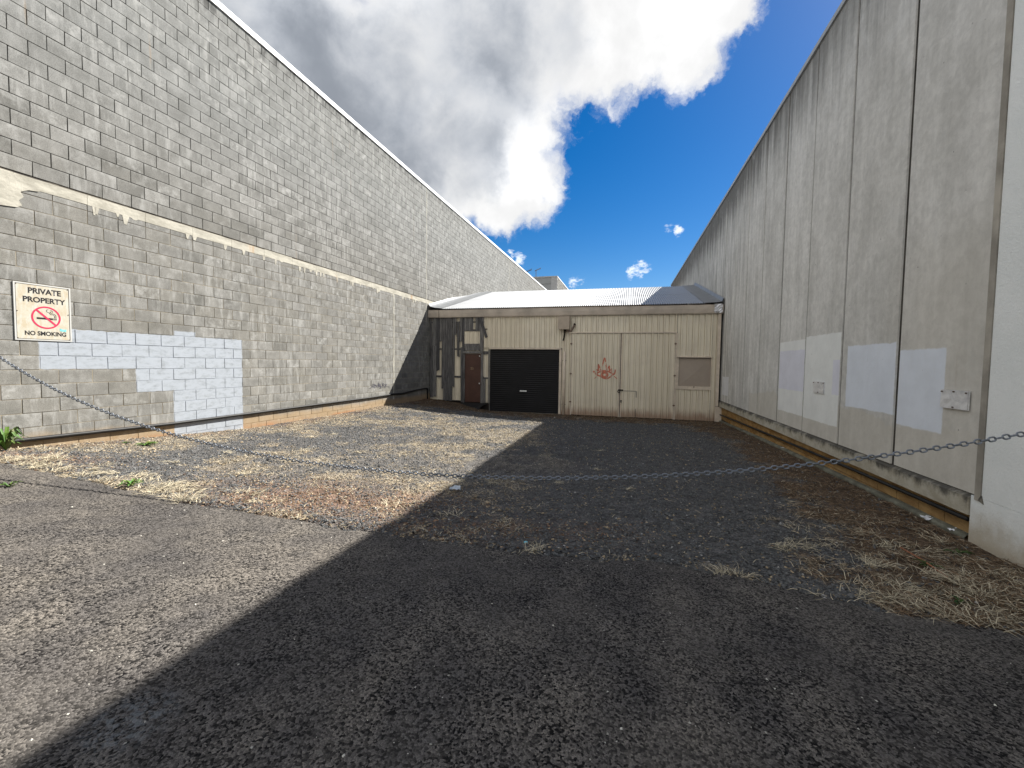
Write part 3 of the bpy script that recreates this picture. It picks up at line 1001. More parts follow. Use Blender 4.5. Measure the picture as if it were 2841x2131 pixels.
# ------------------------------------------------------------------ metal shed
SHED = root('metal_shed', SH_O, SH_ROT, 'low cream metal clad shed with corrugated iron roof closing off the end of the lot', 'shed')
SW = 10.76


def m_clad(n, b):
    v = coords(n, SHED)
    x, y, z = n.sep(v)
    t = n.sep(n.attr('tint').outputs['Color'])
    c = n.mix(t[0], (0.74, 0.67, 0.53), (0.80, 0.735, 0.595))
    st_ = n.noise(n.scale(v, (7, 1, 0.4)), 1.0, 5, 0.6)
    c = n.mix(1.0, c, n.mix(n.ramp(st_, 0.3, 0.7), (0.94, 0.935, 0.93), (1.03, 1.03, 1.03)), 'MULTIPLY')
    bl_ = n.noise(v, 2, 5, 0.6)
    c = n.mix(n.ramp(bl_, 0.45, 0.75, 0, 0.35), c, (0.58, 0.50, 0.41))
    zz = n.m('ADD', z, n.m('MULTIPLY', n.m('SUBTRACT', n.noise(n.scale(v, (5, 1, 1)), 2, 5, 0.7), 0.5), 0.5))
    c = n.mix(n.ramp(zz, 0.14, -0.22, 0, 0.75), c, (0.33, 0.19, 0.12))
    gm = n.m('MULTIPLY', n.ramp(z, 2.9, 3.36), n.ramp(st_, 0.45, 0.6))
    c = n.mix(n.m('MULTIPLY', gm, 0.3), c, (0.33, 0.29, 0.23))
    rs = n.m('MULTIPLY', n.ramp(n.noise(n.scale(v, (10, 1, 0.5)), 1.0, 5, 0.6), 0.64, 0.74), n.ramp(z, 2.7, 1.0))
    c = n.mix(n.m('MULTIPLY', rs, 0.45), c, (0.36, 0.22, 0.14))
    n.put(b.inputs['Base Color'], c)


MCLAD = material('cream_cladding', m_clad, 0.5, 0.35)
MTRIM = simple('beige_trim', (0.66, 0.57, 0.465), 0.5, 0.35, var=0.15, scale=3)
MFASC = simple('brown_fascia', (0.47, 0.41, 0.345), 0.6, 0.3, var=0.2, scale=1.6, bmp=0.4, bscale=9)
MDARK = simple('dark_gap', (0.02, 0.016, 0.014), 0.9)
RIBH = 0.034


def clad_y(u):
    q = (u - 0.013) % 0.19
    if q < 0.104: return 0.0
    if q < 0.110: return 0.034 * (q - 0.104) / 0.006
    if q < 0.122: return 0.034
    if q < 0.128: return 0.034 - (0.034 + RIBH) * (q - 0.122) / 0.006
    if q < 0.168: return -RIBH
    if q < 0.181: return -RIBH * (0.181 - q) / 0.013
    return 0.0


KN = (0.0, 0.104, 0.110, 0.122, 0.128, 0.168, 0.181)


def clad_us(u0, u1):
    us = {round(u0, 4), round(u1, 4)}
    k0 = int((u0 - 0.013) / 0.19) - 1
    for k in range(k0, k0 + int((u1 - u0) / 0.19) + 4):
        for q in KN:
            u = 0.013 + k * 0.19 + q
            if u0 < u < u1: us.add(round(u, 4))
    return sorted(us)


def cladding(u0, u1, z0, z1, y, parent, zlean=0.0, name='cladding_sheet'):
    """sheets of ribbed cladding side by side, each its own part; z0, z1 may be functions of u"""
    fz0 = z0 if callable(z0) else (lambda u: z0)
    fz1 = z1 if callable(z1) else (lambda u: z1)
    a = u0
    kk = 0
    while a < u1 - 0.02:
        e = min(0.013 + 0.19 * (4 * (math.floor((a - 0.013) / 0.76) + 1)) + 0.06, u1)
        if e - a < 0.08:
            e = min(e + 0.76, u1)
        us = clad_us(a, e)
        yy = y - (0.0015 if kk % 2 else 0)
        mb = MB()
        mb.sheet([[(u, yy + clad_y(u), fz0(u)) for u in us], [(u, yy + clad_y(u), fz1(u)) for u in us]])
        mb.c = [(random.random(),) * 3] * len(mb.v)
        mb.build(name, MCLAD, parent)
        a = e
        kk += 1


# inner carcass
inn = MB()
inn.box(0.02, SW - 0.03, 0.16, 6.2, -0.8, 3.55)
inn.build('inner_wall', MDARK, SHED)
gz = lambda u: float(ground_z(*SH(u, 0)[:2]))
cladding(0.02, 2.56, lambda u: 0.10 if u < 2.2 else 0.05, 3.36, 0.10, SHED)                # behind the boards
cladding(2.31, 5.36, 2.19, 3.365, 0.03, SHED)            # over the roller door
cladding(5.36, 5.69, -0.27, 3.362, 0.03, SHED)
cladding(5.70, 9.33, 2.765, 3.36, 0.03, SHED)           # over the gate
cladding(9.34, 10.44, 1.915, 3.36, 0.03, SHED)          # over the shutter
cladding(9.34, 10.44, -0.27, 0.79, 0.031, SHED)
cladding(10.45, 10.60, -0.27, 3.36, 0.029, SHED)
# corner trims
MB().box(10.605, 10.70, -0.012, 0.05, 0.24, 3.36).build('corner_trim', MTRIM, SHED)
MB().box(10.605, 10.815, -0.005, 0.05, -0.28, 0.225).build('corner_trim', MTRIM, SHED)
MB().box(5.262, 5.345, -0.01, 0.06, -0.27, 2.13).build('door_jamb', MTRIM, SHED)
MB().box(2.545, 5.33, -0.022, 0.05, 2.135, 2.185).build('door_head', MTRIM, SHED)
MB().box(2.50, 2.57, 0.02, 0.09, -0.30, 2.13).build('door_jamb', simple('dull_jamb', (0.2, 0.19, 0.17), 0.6), SHED)


# fascia with dents
fa = MB()
us = np.linspace(-0.02, SW - 0.02, 60)
dn = [(random.random() - .5) for _ in us]
lo = [(u, -0.055 + 0.012 * d_, 3.365 + 0.010 * d_) for u, d_ in zip(us, dn)]
m1 = [(u, -0.07 + 0.016 * d_, 3.40) for u, d_ in zip(us, dn)]
m2 = [(u, -0.085 + 0.010 * d_, 3.53) for u, d_ in zip(us, dn[::-1])]
hi = [(u, -0.075 + 0.010 * d_, 3.66 + 0.014 * d_) for u, d_ in zip(us, dn)]
bk = [(u, 0.02, 3.672) for u in us]
lb_ = [(u, 0.02, 3.365) for u in us]
fa.sheet([lb_, lo, m1, m2, hi, bk])
fa.build('fascia', MFASC, SHED)
MB().box(0.455, 0.465, -0.093, -0.02, 3.37, 3.665).build('fascia_joint', MDARK, SHED)
MSIL = simple('crumpled_foil', (0.6, 0.6, 0.62), 0.3, 0.5, metal=0.6, var=0.4, scale=25, bmp=0.8, bscale=30)
pa = MB()
pa.sheet([[(10.46 + 0.05 * i, -0.095 + (random.random() - .5) * 0.03, 3.38 + 0.05 * j_) for i in range(6)] for j_ in range(7)])
pa.build('foil_patch', MSIL, SHED)


def m_roof(n, b):
    v = coords(n)
    f = n.noise(v, 4, 5, 0.6)
    n.put(b.inputs['Base Color'], n.mix(n.ramp(f, 0.3, 0.7), (0.16, 0.17, 0.18), (0.205, 0.215, 0.225)))
    b.inputs['Metallic'].default_value = 0.15


MROOF = material('corrugated_iron', m_roof, 0.42, 0.5)
RSL = 0.262
ROOF0 = 3.705
RY = 6.45
rz = lambda y: ROOF0 + RSL * (y + 0.1)
a = 0.52
while a < 10.1:
    e = min(a + 0.76, 10.22)
    nu = int((e - a) / 0.0095)
    uu = [a + (e - a) * i / nu for i in range(nu + 1)]
    mb = MB()
    yb = -0.1 - random.random() * 0.01
    mb.sheet([[(u, yb, rz(yb) + 0.0135 * math.cos(2 * math.pi * u / 0.076)) for u in uu],
              [(u, 2.9, rz(2.9) + 0.0135 * math.cos(2 * math.pi * u / 0.076)) for u in uu]])
    mb.sheet([[(u, 2.8, rz(2.8) + 0.005 + 0.0135 * math.cos(2 * math.pi * u / 0.076)) for u in uu],
              [(u, RY, rz(RY) + 0.003 + 0.0135 * math.cos(2 * math.pi * u / 0.076)) for u in uu]])
    mb.build('roof_sheet', MROOF, SHED, smooth=True)
    a = e
rb = MB()
rb.sheet([[(0.1, RY, rz(RY) - 0.01), (SW - .05, RY, rz(RY) - 0.01)], [(0.1, RY + 5, rz(RY) - 1.3), (SW - .05, RY + 5, rz(RY) - 1.3)]])
rb.build('back_roof', MROOF, SHED)
# flashings at both side walls
fl = MB()
fl.sheet([[(0.60, y, rz(y) + 0.02), (0.30, y, rz(y) + 0.05), (0.10, y, rz(y) + 0.10), (0.045, y, rz(y) + 0.2)] for y in (-0.12, 1.5, 3.2, 5.0, 5.6)])
fl.sheet([[(0.62, y, rz(y) + 0.016), (0.36, y, rz(y) + 0.03), (0.12, y, rz(y) + 0.05), (0.045, y, rz(y) + 0.12)] for y in (5.5, 6.46)])
fl.build('wall_flashing', MROOF, SHED, smooth=True)
fr_ = MB()
fr_.sheet([[(10.15, y, rz(y) + 0.018), (10.52, y, rz(y) + 0.03), (10.68, y, rz(y) + 0.05), (10.715, y, rz(y) + 0.16), (10.73, y, rz(y) + 0.17)] for y in (-0.12, 1.5, 3.2, 5.0, 6.5)])
fr_.build('wall_flashing', MROOF, SHED)
# guttering box behind fascia top
MB().box(0.0, SW - 0.02, 0.021, 0.14, 3.38, 3.66).build('roof_edge', MDARK, SHED)


# weathered boards
def m_wood(n, b):
    v = coords(n, SHED)
    t = n.sep(n.attr('tint').outputs['Color'])
    g_ = n.noise(n.vm('ADD', n.scale(v, (75, 8, 2.2)), n.comb(n.m('MULTIPLY', t[1], 40), 0, 0)), 1.0, 6, 0.65, 0.4)
    c = n.mix(n.ramp(g_, 0.3, 0.72), (0.035, 0.034, 0.034), (0.26, 0.255, 0.25))
    c = n.mix(1.0, c, n.mix(t[0], (0.55, 0.55, 0.58), (1.35, 1.33, 1.3)), 'MULTIPLY')
    n.put(b.inputs['Base Color'], c)
    bump(n, b, g_, 0.8, 0.008)


MWOOD = material('weathered_timber', m_wood, 0.9, 0.15)


def board(u0, u1, z0, z1, y=0.0, lean=0.0, cut=0.0, th=0.024):
    """one upright board; lean shifts the top sideways, cut slants its lower end"""
    mb = MB()
    j = lambda q=0.012: (random.random() - .5) * q
    n_ = 5
    ringL, ringR = [], []
    for i in range(n_):
        f_ = i / (n_ - 1)
        z = z0 + (z1 - z0) * f_
        ringL.append((u0 + lean * f_ + j(0.007), y + j(0.006), z + (cut if i == 0 else 0)))
        ringR.append((u1 + lean * f_ + j(0.007), y + j(0.006), z))
    fl_ = [(x, yy + th, z) for x, yy, z in ringL]
    frr = [(x, yy + th, z) for x, yy, z in ringR]
    mb.sheet([ringL, ringR])
    mb.sheet([frr, fl_])
    mb.sheet([fl_, ringL])
    mb.sheet([ringR, frr])
    mb.quad(ringL[0], ringR[0], frr[0], fl_[0])
    mb.quad(ringL[-1], fl_[-1], frr[-1], ringR[-1])
    tint = (random.random(), random.random(), 0)
    mb.c = [tint] * len(mb.v)
    mb.build('board', MWOOD, SHED)


rail = lambda u0, u1, z0, z1: MB().box(u0, u1, 0.045, 0.068, z0, z1, (0.2, 0.3, 0)).build('rail', MWOOD, SHED)
rail(0.02, 2.3, 1.00, 1.075); rail(0.02, 1.5, 2.10, 2.16); rail(0.02, 2.3, 3.16, 3.21); rail(2.3, 2.53, 0.98, 1.04); rail(2.3, 2.53, 1.94, 2.05)
rail(1.5, 2.2, 2.84, 2.90)
board(0.035, 0.12, 2.20, 3.36, 0.035, -0.03)
board(0.04, 0.165, 0.20, 2.27, 0.02, 0.01); board(0.17, 0.31, 0.22, 2.26, 0.012, 0.0)
board(0.13, 0.27, 2.18, 3.36, 0.028); board(0.275, 0.375, 1.9, 3.36, 0.02)
board(0.33, 0.445, 1.31, 3.36, 0.004, 0.0, -0.07)
board(0.455, 0.535, 2.44, 3.36, 0.015); board(0.54, 0.61, 0.55, 3.36, 0.02, 0.01)
board(0.62, 0.70, 0.10, 3.36, 0.015, -0.01); board(0.70, 0.785, 0.07, 3.36, 0.004, 0.01)
board(0.795, 0.89, 0.08, 3.36, 0.02); board(0.895, 1.0, 0.07, 3.36, 0.01, -0.01)
board(1.005, 1.085, 0.62, 3.36, 0.014, 0.015, 0.05); board(1.10, 1.165, 2.70, 3.20, 0.01)
board(1.205, 1.305, 1.82, 3.20, 0.006, -0.02, 0.03); board(1.09, 1.16, 3.05, 3.36, 0.02)
board(1.31, 1.405, 2.42, 3.36, 0.012); board(1.375, 1.45, 0.05, 2.2, 0.015, -0.03); board(1.41, 1.50, 0.04, 3.36, 0.0, 0.01)
for i in range(4):
    board(1.51 + i * 0.088, 1.592 + i * 0.088, 2.83 + random.random() * 0.03, 3.36, 0.012)
board(1.965, 2.055, 2.82, 3.36, 0.01); board(2.06, 2.145, 2.83, 3.36, 0.014)
for i in range(6):
    board(1.515 + i * 0.104, 1.612 + i * 0.104, 2.08, 2.335 + random.random() * 0.015, 0.012)
board(2.155, 2.30, 2.0, 3.36, -0.006); board(2.205, 2.30, 0.03, 2.0, -0.004)
board(2.31, 2.39, 0.03, 0.98, 0.02)
# broken plank hanging askew
bpk = MB()
for (u, z, w_) in ((2.16, 3.33, 0.045), (2.30, 2.95, 0.045), (2.44, 2.58, 0.045)):
    bpk.v += [(u - w_, -0.045, z - .02), (u + w_, -0.045, z + .02), (u + w_, -0.02, z + .02), (u - w_, -0.02, z - .02)]
    bpk.c += [(0.1, 0.7, 0)] * 4
for k in (0, 4):
    for a_, b_ in ((0, 1), (1, 2), (2, 3), (3, 0)):
        bpk.f.append((k + a_, k + b_, k + 4 + b_, k + 4 + a_))
bpk.f += [(3, 2, 1, 0), (8, 9, 10, 11)]
o = bpk.build('board', MWOOD, SHED)
o['label'] = 'broken dark plank hanging askew'
MB().box(2.37, 2.46, -0.01, 0.02, 2.885, 2.92).build('bracket', MDARK, SHED)
cladding(1.512, 2.15, 2.345, 2.815, 0.04, SHED)
# door
MDOOR = simple('brown_door_paint', (0.078, 0.036, 0.026), 0.5, 0.35, var=0.15, scale=3)
dr = MB().box(1.542, 2.195, 0.03, 0.07, 0.06, 1.945).build('door', MDOOR, SHED)
MB().box(1.495, 1.535, -0.012, 0.06, 0.03, 1.96, (0.6, 0.2, 0)).build('door_frame', MWOOD, SHED)
MB().box(1.46, 2.26, -0.035, 0.04, 1.97, 2.045, (1.3, 0.4, 0)).build('door_frame', MWOOD, SHED)
MKNOB = simple('pale_knob', (0.75, 0.74, 0.70), 0.35, 0.5)


def blob(mb, c, r_, n_=8):
    for i in range(n_):
        pass
    rows_ = []
    for a_ in range(5):
        th = math.pi * a_ / 4
        rows_.append([(c[0] + r_ * math.sin(th) * math.cos(2 * math.pi * k_ / n_), c[1] - r_ * 0.8 * math.cos(th), c[2] + r_ * math.sin(th) * math.sin(2 * math.pi * k_ / n_)) for k_ in range(n_ + 1)])
    return mb.sheet(rows_)


blob(MB(), (2.145, 0.012, 0.795), 0.03).build('door_knob', MKNOB, dr, smooth=True)
blob(MB(), (2.145, 0.016, 1.86), 0.03).build('door_lock', MKNOB, dr, smooth=True)

FONT_CACHE = {}


def text_mesh(body, x0, x1, z0, z1, y, name, mat, parent, bold=0.0, to_rot=True):
    cu = bpy.data.curves.new('text', 'FONT')
    cu.body = body
    cu.size = 1.0
    cu.offset = bold
    cu.fill_mode = 'FRONT'
    cu.dimensions = '2D'
    ob = bpy.data.objects.new('text', cu)
    COL.objects.link(ob)
    dg = bpy.context.evaluated_depsgraph_get()
    me = bpy.data.meshes.new_from_object(ob.evaluated_get(dg))
    bpy.data.objects.remove(ob)
    co = np.array([v_.co[:] for v_ in me.vertices])
    mn, mx = co.min(0), co.max(0)
    for v_ in me.vertices:
        fx = (v_.co.x - mn[0]) / (mx[0] - mn[0])
        fz = (v_.co.y - mn[1]) / (mx[1] - mn[1])
        v_.co = (x0 + (x1 - x0) * fx, y, z0 + (z1 - z0) * fz)
    me.name = name
    return link(name, me, mat, parent)


MGOLD = simple('brass_numerals', (0.45, 0.33, 0.18), 0.4, 0.5)
text_mesh('53', 1.775, 1.885, 1.335, 1.425, 0.0285, 'house_number', MGOLD, dr, 0.0)
# sheet of black metal lying as a ramp below the door, black hollow beside it
MRAMP = simple('black_sheet', (0.018, 0.018, 0.018), 0.5, 0.4, var=0.4)
rp = root('ramp_sheet', SH(1.95, 0), SH_ROT, 'bent black metal sheet leaning as a ramp below the brown door', 'metal sheet')
mb = MB()
rws = []
for i in range(6):
    f_ = i / 5
    rws.append([(-0.55 + 1.1 * q - (0.28 * f_ if q > 0.9 else 0), -0.02 - 0.42 * f_, 0.02 - 0.27 * f_ + 0.07 * math.sin(math.pi * f_) * q) for q in (0, .25, .5, .75, 1)])
mb.sheet(rws)
mb.sheet([[(x, y, z - 0.012) for x, y, z in r_][::-1] for r_ in rws])
mb.build('sheet', MRAMP, rp)
MB().box(-0.5, 0.6, 0.0, 0.05, -0.32, 0.04).build('sill_board', MDARK, rp)
# roller door
MROLL = simple('black_roller', (0.007, 0.007, 0.0085), 0.5, 0.25, var=0.3, scale=2)
rl = MB()
nz = 31 * 8
rl.sheet([[(u, 0.055 - 0.011 * (abs(math.sin(math.pi * ((z := -0.25 + 2.395 * i / nz) + 0.25) / 0.0773)) ** 0.7), z) for u in (2.575, 3.4, 4.3, 5.26)] for i in range(nz + 1)])
rld = rl.build('roller_door', MROLL, SHED, smooth=True)
hd = MB()
hd.box(3.775, 4.04, 0.0, 0.018, 0.535, 0.578)
hd.box(3.80, 3.84, 0.015, 0.05, 0.54, 0.572)
hd.box(3.97, 4.01, 0.015, 0.05, 0.54, 0.572)
hd.build('handle', simple('chrome_handle', (0.85, 0.85, 0.85), 0.2, 0.5, var=0.05), rld)
MB().box(2.575, 5.26, 0.02, 0.06, -0.285, -0.255).build('bottom_rail', simple('rail_grey', (0.16, 0.15, 0.13), 0.5), rld)
# conduit and downpipe beside the roller door
MB().tube([(5.455, -0.02, -0.28), (5.455, -0.02, 2.06)], 0.046, 10).build('downpipe', MTRIM, SHED, smooth=True)
for z in (0.1, 1.72):
    MB().box(5.39, 5.52, -0.035, 0.03, z, z + 0.02).build('pipe_clamp', MSCREW, SHED)
MB().tube([(5.455, -0.0, 2.06), (5.44, -0.01, 2.3), (5.43, 0.0, 2.46)], 0.016, 6).build('conduit', MTRIM, SHED)
MB().tube([(5.40, -0.03, 2.46), (5.42, -0.05, 2.55), (5.45, -0.06, 2.72), (5.46, -0.08, 2.86)], [0.03, 0.02, 0.028, 0.05], 7).build('cable', MDARK, SHED)
mbx = MB()
mbx.box(5.225, 5.63, -0.19, 0.03, 2.87, 3.32)
mbo = mbx.build('meter_box', simple('meter_box_paint', (0.42, 0.35, 0.275), 0.55, 0.35, var=0.1, scale=2), SHED)
MB().box(5.215, 5.64, -0.197, -0.191, 2.86, 3.33).build('lid', simple('meter_lid', (0.43, 0.36, 0.285), 0.5, 0.35, var=0.08), mbo)
MB().tube([(5.50, -0.06, 2.83), (5.62, -0.05, 2.79), (5.68, -0.05, 2.81), (5.77, -0.06, 2.95), (5.80, -0.055, 3.03)], 0.03, 8).build('conduit', simple('faded_conduit', (0.22, 0.16, 0.13), 0.6), SHED, smooth=True)
MB().tube([(5.80, -0.055, 3.025), (5.815, -0.05, 3.075)], 0.038, 8).build('conduit_cap', MDARK, SHED)
# gate with two leaves
MB().box(5.60, 9.315, -0.05, 0.05, 2.725, 2.762).build('gate_track', MTRIM, SHED)
leaves = []
for (u0, u1) in ((5.70, 7.452), (7.475, 9.275)):
    gl = bpy.data.objects.new('gate_leaf', None)
    gl.parent = SHED
    COL.objects.link(gl)
    cladding(u0, u1, lambda u: gz(u) + 0.03, 2.715, -0.005, gl)
    e1 = MB().box(u0 - 0.0, u0 + 0.035, -0.012, 0.03, gz(u0) + 0.02, 2.715)
    e1.box(u1 - 0.035, u1, -0.012, 0.03, gz(u1) + 0.02, 2.715)
    e1.build('edge_trim', MTRIM, gl)
    leaves.append(gl)
MB().box(5.69, 9.29, 0.06, 0.12, -0.35, 2.73).build('gate_backing', MDARK, SHED)
MB().box(9.285, 9.335, -0.03, 0.04, -0.27, 2.72).build('gate_post', MTRIM, SHED)
MRUST = simple('rusty_hinge', (0.13, 0.07, 0.045), 0.8, var=0.4, scale=30)
for lf, u in ((leaves[0], 5.70), (leaves[1], 9.285)):
    for z in (0.22, 1.25, 2.35):
        hg = MB().box(u - 0.035, u + 0.035, -0.048, -0.02, z - 0.015, z + 0.015)
        hg.tube([(u, -0.045, z - 0.05), (u, -0.045, z + 0.05)], 0.007, 6)
        hg.build('hinge', MRUST, lf)
# cut outline of the wicket in the far leaf, and latches
sm_ = MB()
sm_.box(7.55, 8.03, -0.041, -0.034, 0.668, 0.682)
sm_.box(8.022, 8.034, -0.041, -0.005, 0.45, 0.668)
sm_.box(8.016, 8.026, -0.041, -0.005, -0.24, 0.05)
sm_.build('cut_seam', MDARK, leaves[1])
lt = MB()
lt.box(7.40, 7.575, -0.055, -0.03, 0.675, 0.722)
lt.tube([(7.41, -0.05, 0.70), (7.385, -0.055, 0.66), (7.40, -0.055, 0.62), (7.43, -0.05, 0.60), (7.45, -0.05, 0.64)], 0.013, 6)
lt.build('latch', MDARK, leaves[1])
lt = MB()
lt.box(7.485, 7.54, -0.05, -0.015, 0.305, 0.335)
lt.tube([(7.50, -0.05, 0.31), (7.49, -0.055, 0.27), (7.515, -0.055, 0.25), (7.53, -0.05, 0.29)], 0.008, 6)
lt.build('latch', MDARK, leaves[1])
# sprayed eye on the near leaf, following the ribs
MEYE = simple('orange_spray_paint', (0.58, 0.19, 0.12), 0.6, var=0.25, scale=9)
gr_ = MB()


def stroke(pts, w0, w1=None, closed=False):
    w1 = w1 or w0
    P = [Vector((p[0], p[1])) for p in pts]
    if closed: P.append(P[0])
    fine_ = []
    for a_, b_ in zip(P[:-1], P[1:]):
        m_ = max(2, int((b_ - a_).length / 0.006))
        fine_ += [a_.lerp(b_, q / m_) for q in range(m_)]
    fine_.append(P[-1])
    L_, R_ = [], []
    for i, p in enumerate(fine_):
        t_ = (fine_[min(i + 1, len(fine_) - 1)] - fine_[max(i - 1, 0)])
        t_ = t_.normalized() if t_.length > 1e-6 else Vector((1, 0))
        q = Vector((-t_.y, t_.x)) * (w0 + (w1 - w0) * i / len(fine_)) * 0.95
        for lst, pt in ((L_, p + q), (R_, p - q)):
            lst.append((pt.x, -0.0085 + clad_y(pt.x), pt.y))
    gr_.sheet([L_, R_])


stroke([(6.787, 1.392), (6.688, 1.602), (6.70, 1.36)], 0.022, 0.03)
stroke([(6.797, 1.403), (6.89, 1.83), (6.915, 1.83), (6.988, 1.40)], 0.022)
stroke([(6.99, 1.40), (7.077, 1.555), (7.085, 1.37)], 0.02, 0.026)
stroke([(7.085, 1.37), (7.167, 1.456), (7.165, 1.325)], 0.018)
stroke([(6.516, 1.366), (6.56, 1.30), (6.62, 1.25), (6.68, 1.21), (6.80, 1.165), (6.87, 1.12), (6.98, 1.09), (7.05, 1.115), (7.15, 1.19), (7.233, 1.253)], 0.03, 0.024)
stroke([(6.62, 1.24), (6.66, 1.29), (6.75, 1.345), (6.86, 1.377), (6.95, 1.377), (7.05, 1.352), (7.15, 1.30), (7.245, 1.25)], 0.026, 0.03)
stroke([(7.25, 1.25), (7.28, 1.33), (7.285, 1.43)], 0.028, 0.02)
stroke([(6.62, 1.41), (6.65, 1.41), (6.64, 1.32)], 0.02); stroke([(6.554, 1.09), (6.64, 1.16)], 0.014, 0.012)
stroke([(7.25, 1.19), (7.32, 1.13), (7.36, 1.095)], 0.013, 0.016)
rr_ = []
for q in range(7):
    rad = 0.042 + (0.128 - 0.042) * q / 6
    rr_.append([(6.915 + rad * 1.08 * math.cos(w) , -0.0092 + clad_y(6.915 + rad * 1.08 * math.cos(w)), 1.235 + rad * math.sin(w) * (1.0 if math.sin(w) > 0 else 1.12)) for w in np.linspace(0, 2 * math.pi, 73)])
gr_.sheet(rr_)
gr_.build('graffiti', MEYE, leaves[0])
# shuttered window
MSHUT = simple('brown_shutter', (0.385, 0.325, 0.27), 0.55, 0.3, var=0.06, scale=1.5)
sh = MB()
w0_, w1_, z0_, z1_ = 9.415, 10.425, 0.90, 1.86
cx_, cz_ = 9.93, 1.36
for a_, b_ in (((w0_, z0_), (w1_, z0_)), ((w1_, z0_), (w1_, z1_)), ((w1_, z1_), (w0_, z1_)), ((w0_, z1_), (w0_, z0_))):
    sh.v += [(a_[0], 0.035, a_[1]), (b_[0], 0.035, b_[1]), (cx_, 0.004, cz_)]
    sh.c += [None] * 3
    i = len(sh.v)
    sh.f.append((i - 3, i - 2, i - 1))
wn = sh.build('window_shutter', MSHUT, SHED)
MB().box(9.335, 9.41, -0.008, 0.05, 0.80, 1.88).build('window_frame', MTRIM, wn)
MB().box(10.43, 10.452, -0.010, 0.05, 0.80, 1.88).build('window_frame', MTRIM, wn)
MB().hexa([(9.31, -0.06, 1.883), (10.455, -0.06, 1.883), (10.455, 0.04, 1.90), (9.31, 0.04, 1.90), (9.31, -0.06, 1.905), (10.455, -0.06, 1.905), (10.455, 0.04, 1.93), (9.31, 0.04, 1.93)]).build('window_head', MTRIM, wn)
MB().box(9.315, 10.45, -0.014, 0.05, 0.785, 0.897).build('window_sill', MTRIM, wn)
MB().box(9.905, 9.925, -0.03, -0.012, 0.85, 0.90).build('window_latch', MDARK, wn)

# ------------------------------------------------------------------ building far behind
FB = root('far_building', LW(43.0, 0), LW_ROT, 'distant grey flat roofed building rising behind the end of the block wall', 'building')
MFG = simple('grey_cladding', (0.32, 0.335, 0.34), 0.7, var=0.08, scale=0.5)
MFL = simple('grey_pilaster', (0.40, 0.41, 0.415), 0.7, var=0.08)
fz = lambda s: 10.35 - 0.02 * s
fb = MB()
fb.box(0.02, 12, 0.12, 14, -0.5, 10.05)
fb.build('core_wall', MFG, FB)
MB().box(-0.03, 0.02, 0.62, 14, 9.70, 10.33).build('front_panel', MFG, FB)
MB().box(-0.03, 0.02, 0.62, 14, 8.80, 9.60).build('front_panel', MFG, FB)
MB().box(-0.03, 0.02, 0.62, 14, -0.5, 7.6).build('front_panel', MFG, FB)
MB().box(-0.06, 0.02, 0.0, 0.62, -0.5, 10.33).build('pilaster', MFL, FB)
MB().box(-0.08, 0.1, -0.02, 14, 10.33, 10.45).build('parapet_cap', MFL, FB)
MB().box(-0.05, 0.0, 2.0, 2.45, 9.97, 10.06).build('vent', MDARK, FB)
MB().box(0.0, 0.02, 0.62, 14, 7.6, 8.80).build('window_band', MDARK, FB)
fw = MB()
for i in range(52):
    z = 0.05 + i * 0.2
    if z < 6.5: continue
    s = 0.03 + (0.2 if i % 2 else 0)
    while s < 11.5:
        if z + 0.2 < fz(s) + 0.05:
            t0 = random.random()
            fw.box(s + .006, s + .394, 0.0 + random.random() * .004, 0.1, z + .006, z + .194, (0.4 + 0.5 * (t0 - .5), (0.9 if t0 > .7 else 0.1), random.random()))
        s += 0.4
fwo = fw.build('blockwork', MBLK, FB)
fwo['kind'] = 'stuff'
MB().box(0.0, 12, 0.02, 0.12, -0.5, 10.05).build('mortar_backing', MMOR, FB)
fc = MB()
fc.hexa([(0.1, -0.03, fz(0) - .02), (12, -0.03, fz(12) - .02), (12, 0.2, fz(12) - .02), (0.1, 0.2, fz(0) - .02), (0.1, -0.03, fz(0) + .09), (12, -0.03, fz(12) + .09), (12, 0.2, fz(12) + .09), (0.1, 0.2, fz(0) + .09)])
fc.build('roof_capping', MCAP, FB)
MANT = simple('antenna_metal', (0.12, 0.12, 0.125), 0.5, 0.4)


def antenna(x, y, z0, z1, tip, lab, extra):
    t = root('antenna', (x, y, z0), 0, lab, 'antenna')
    MB().tube([(0, 0, 0), (0, 0, z1 - z0)], 0.035, 6).build('mast', MANT, t)
    bm_ = MB().tube([(-0.15, 0, z1 - z0 - 0.12), (0.06, 0, z1 - z0 - 0.02), (tip, 0.2, z1 - z0 + 0.2)], 0.04, 6).build('boom', MANT, t)
    for i in range(extra):
        f_ = i / max(1, extra - 1)
        px_ = 0.05 + (tip - 0.05) * f_
        MB().tube([(px_, -0.35, z1 - z0 + 0.2 * f_), (px_, 0.45, z1 - z0 + 0.2 * f_)], 0.012, 5).build('element', MANT, bm_)


antenna(0.0519 * 46, 46.0, 10.0, 0.2163 * 46 + CAMZ, 0.5, 'thin rooftop antenna mast on the distant grey building', 6)
antenna(0.0285 * 38, 38.0, 7.6, 0.2125 * 38 + CAMZ, 0.5, 'dark rooftop antenna poking over the top of the long block wall', 6)

# ------------------------------------------------------------------ pipe on the block wall
lp = MB()
lp.tube([LW(s, -0.036, z) for s, z in ((-1.5, 0.57), (2.0, 0.50), (3.47, 0.462), (5.66, 0.425), (7.5, 0.435), (9.5, 0.45), (11.5, 0.46), (12.9, 0.485), (13.5, 0.47), (14.4, 0.53), (15.2, 0.56), (15.36, 0.55), (15.38, 0.12))], 0.028, 8)
tag(lp.build('drain_pipe', MPIPE, smooth=True), 'long black pipe fixed low along the sunlit block wall', 'pipe')

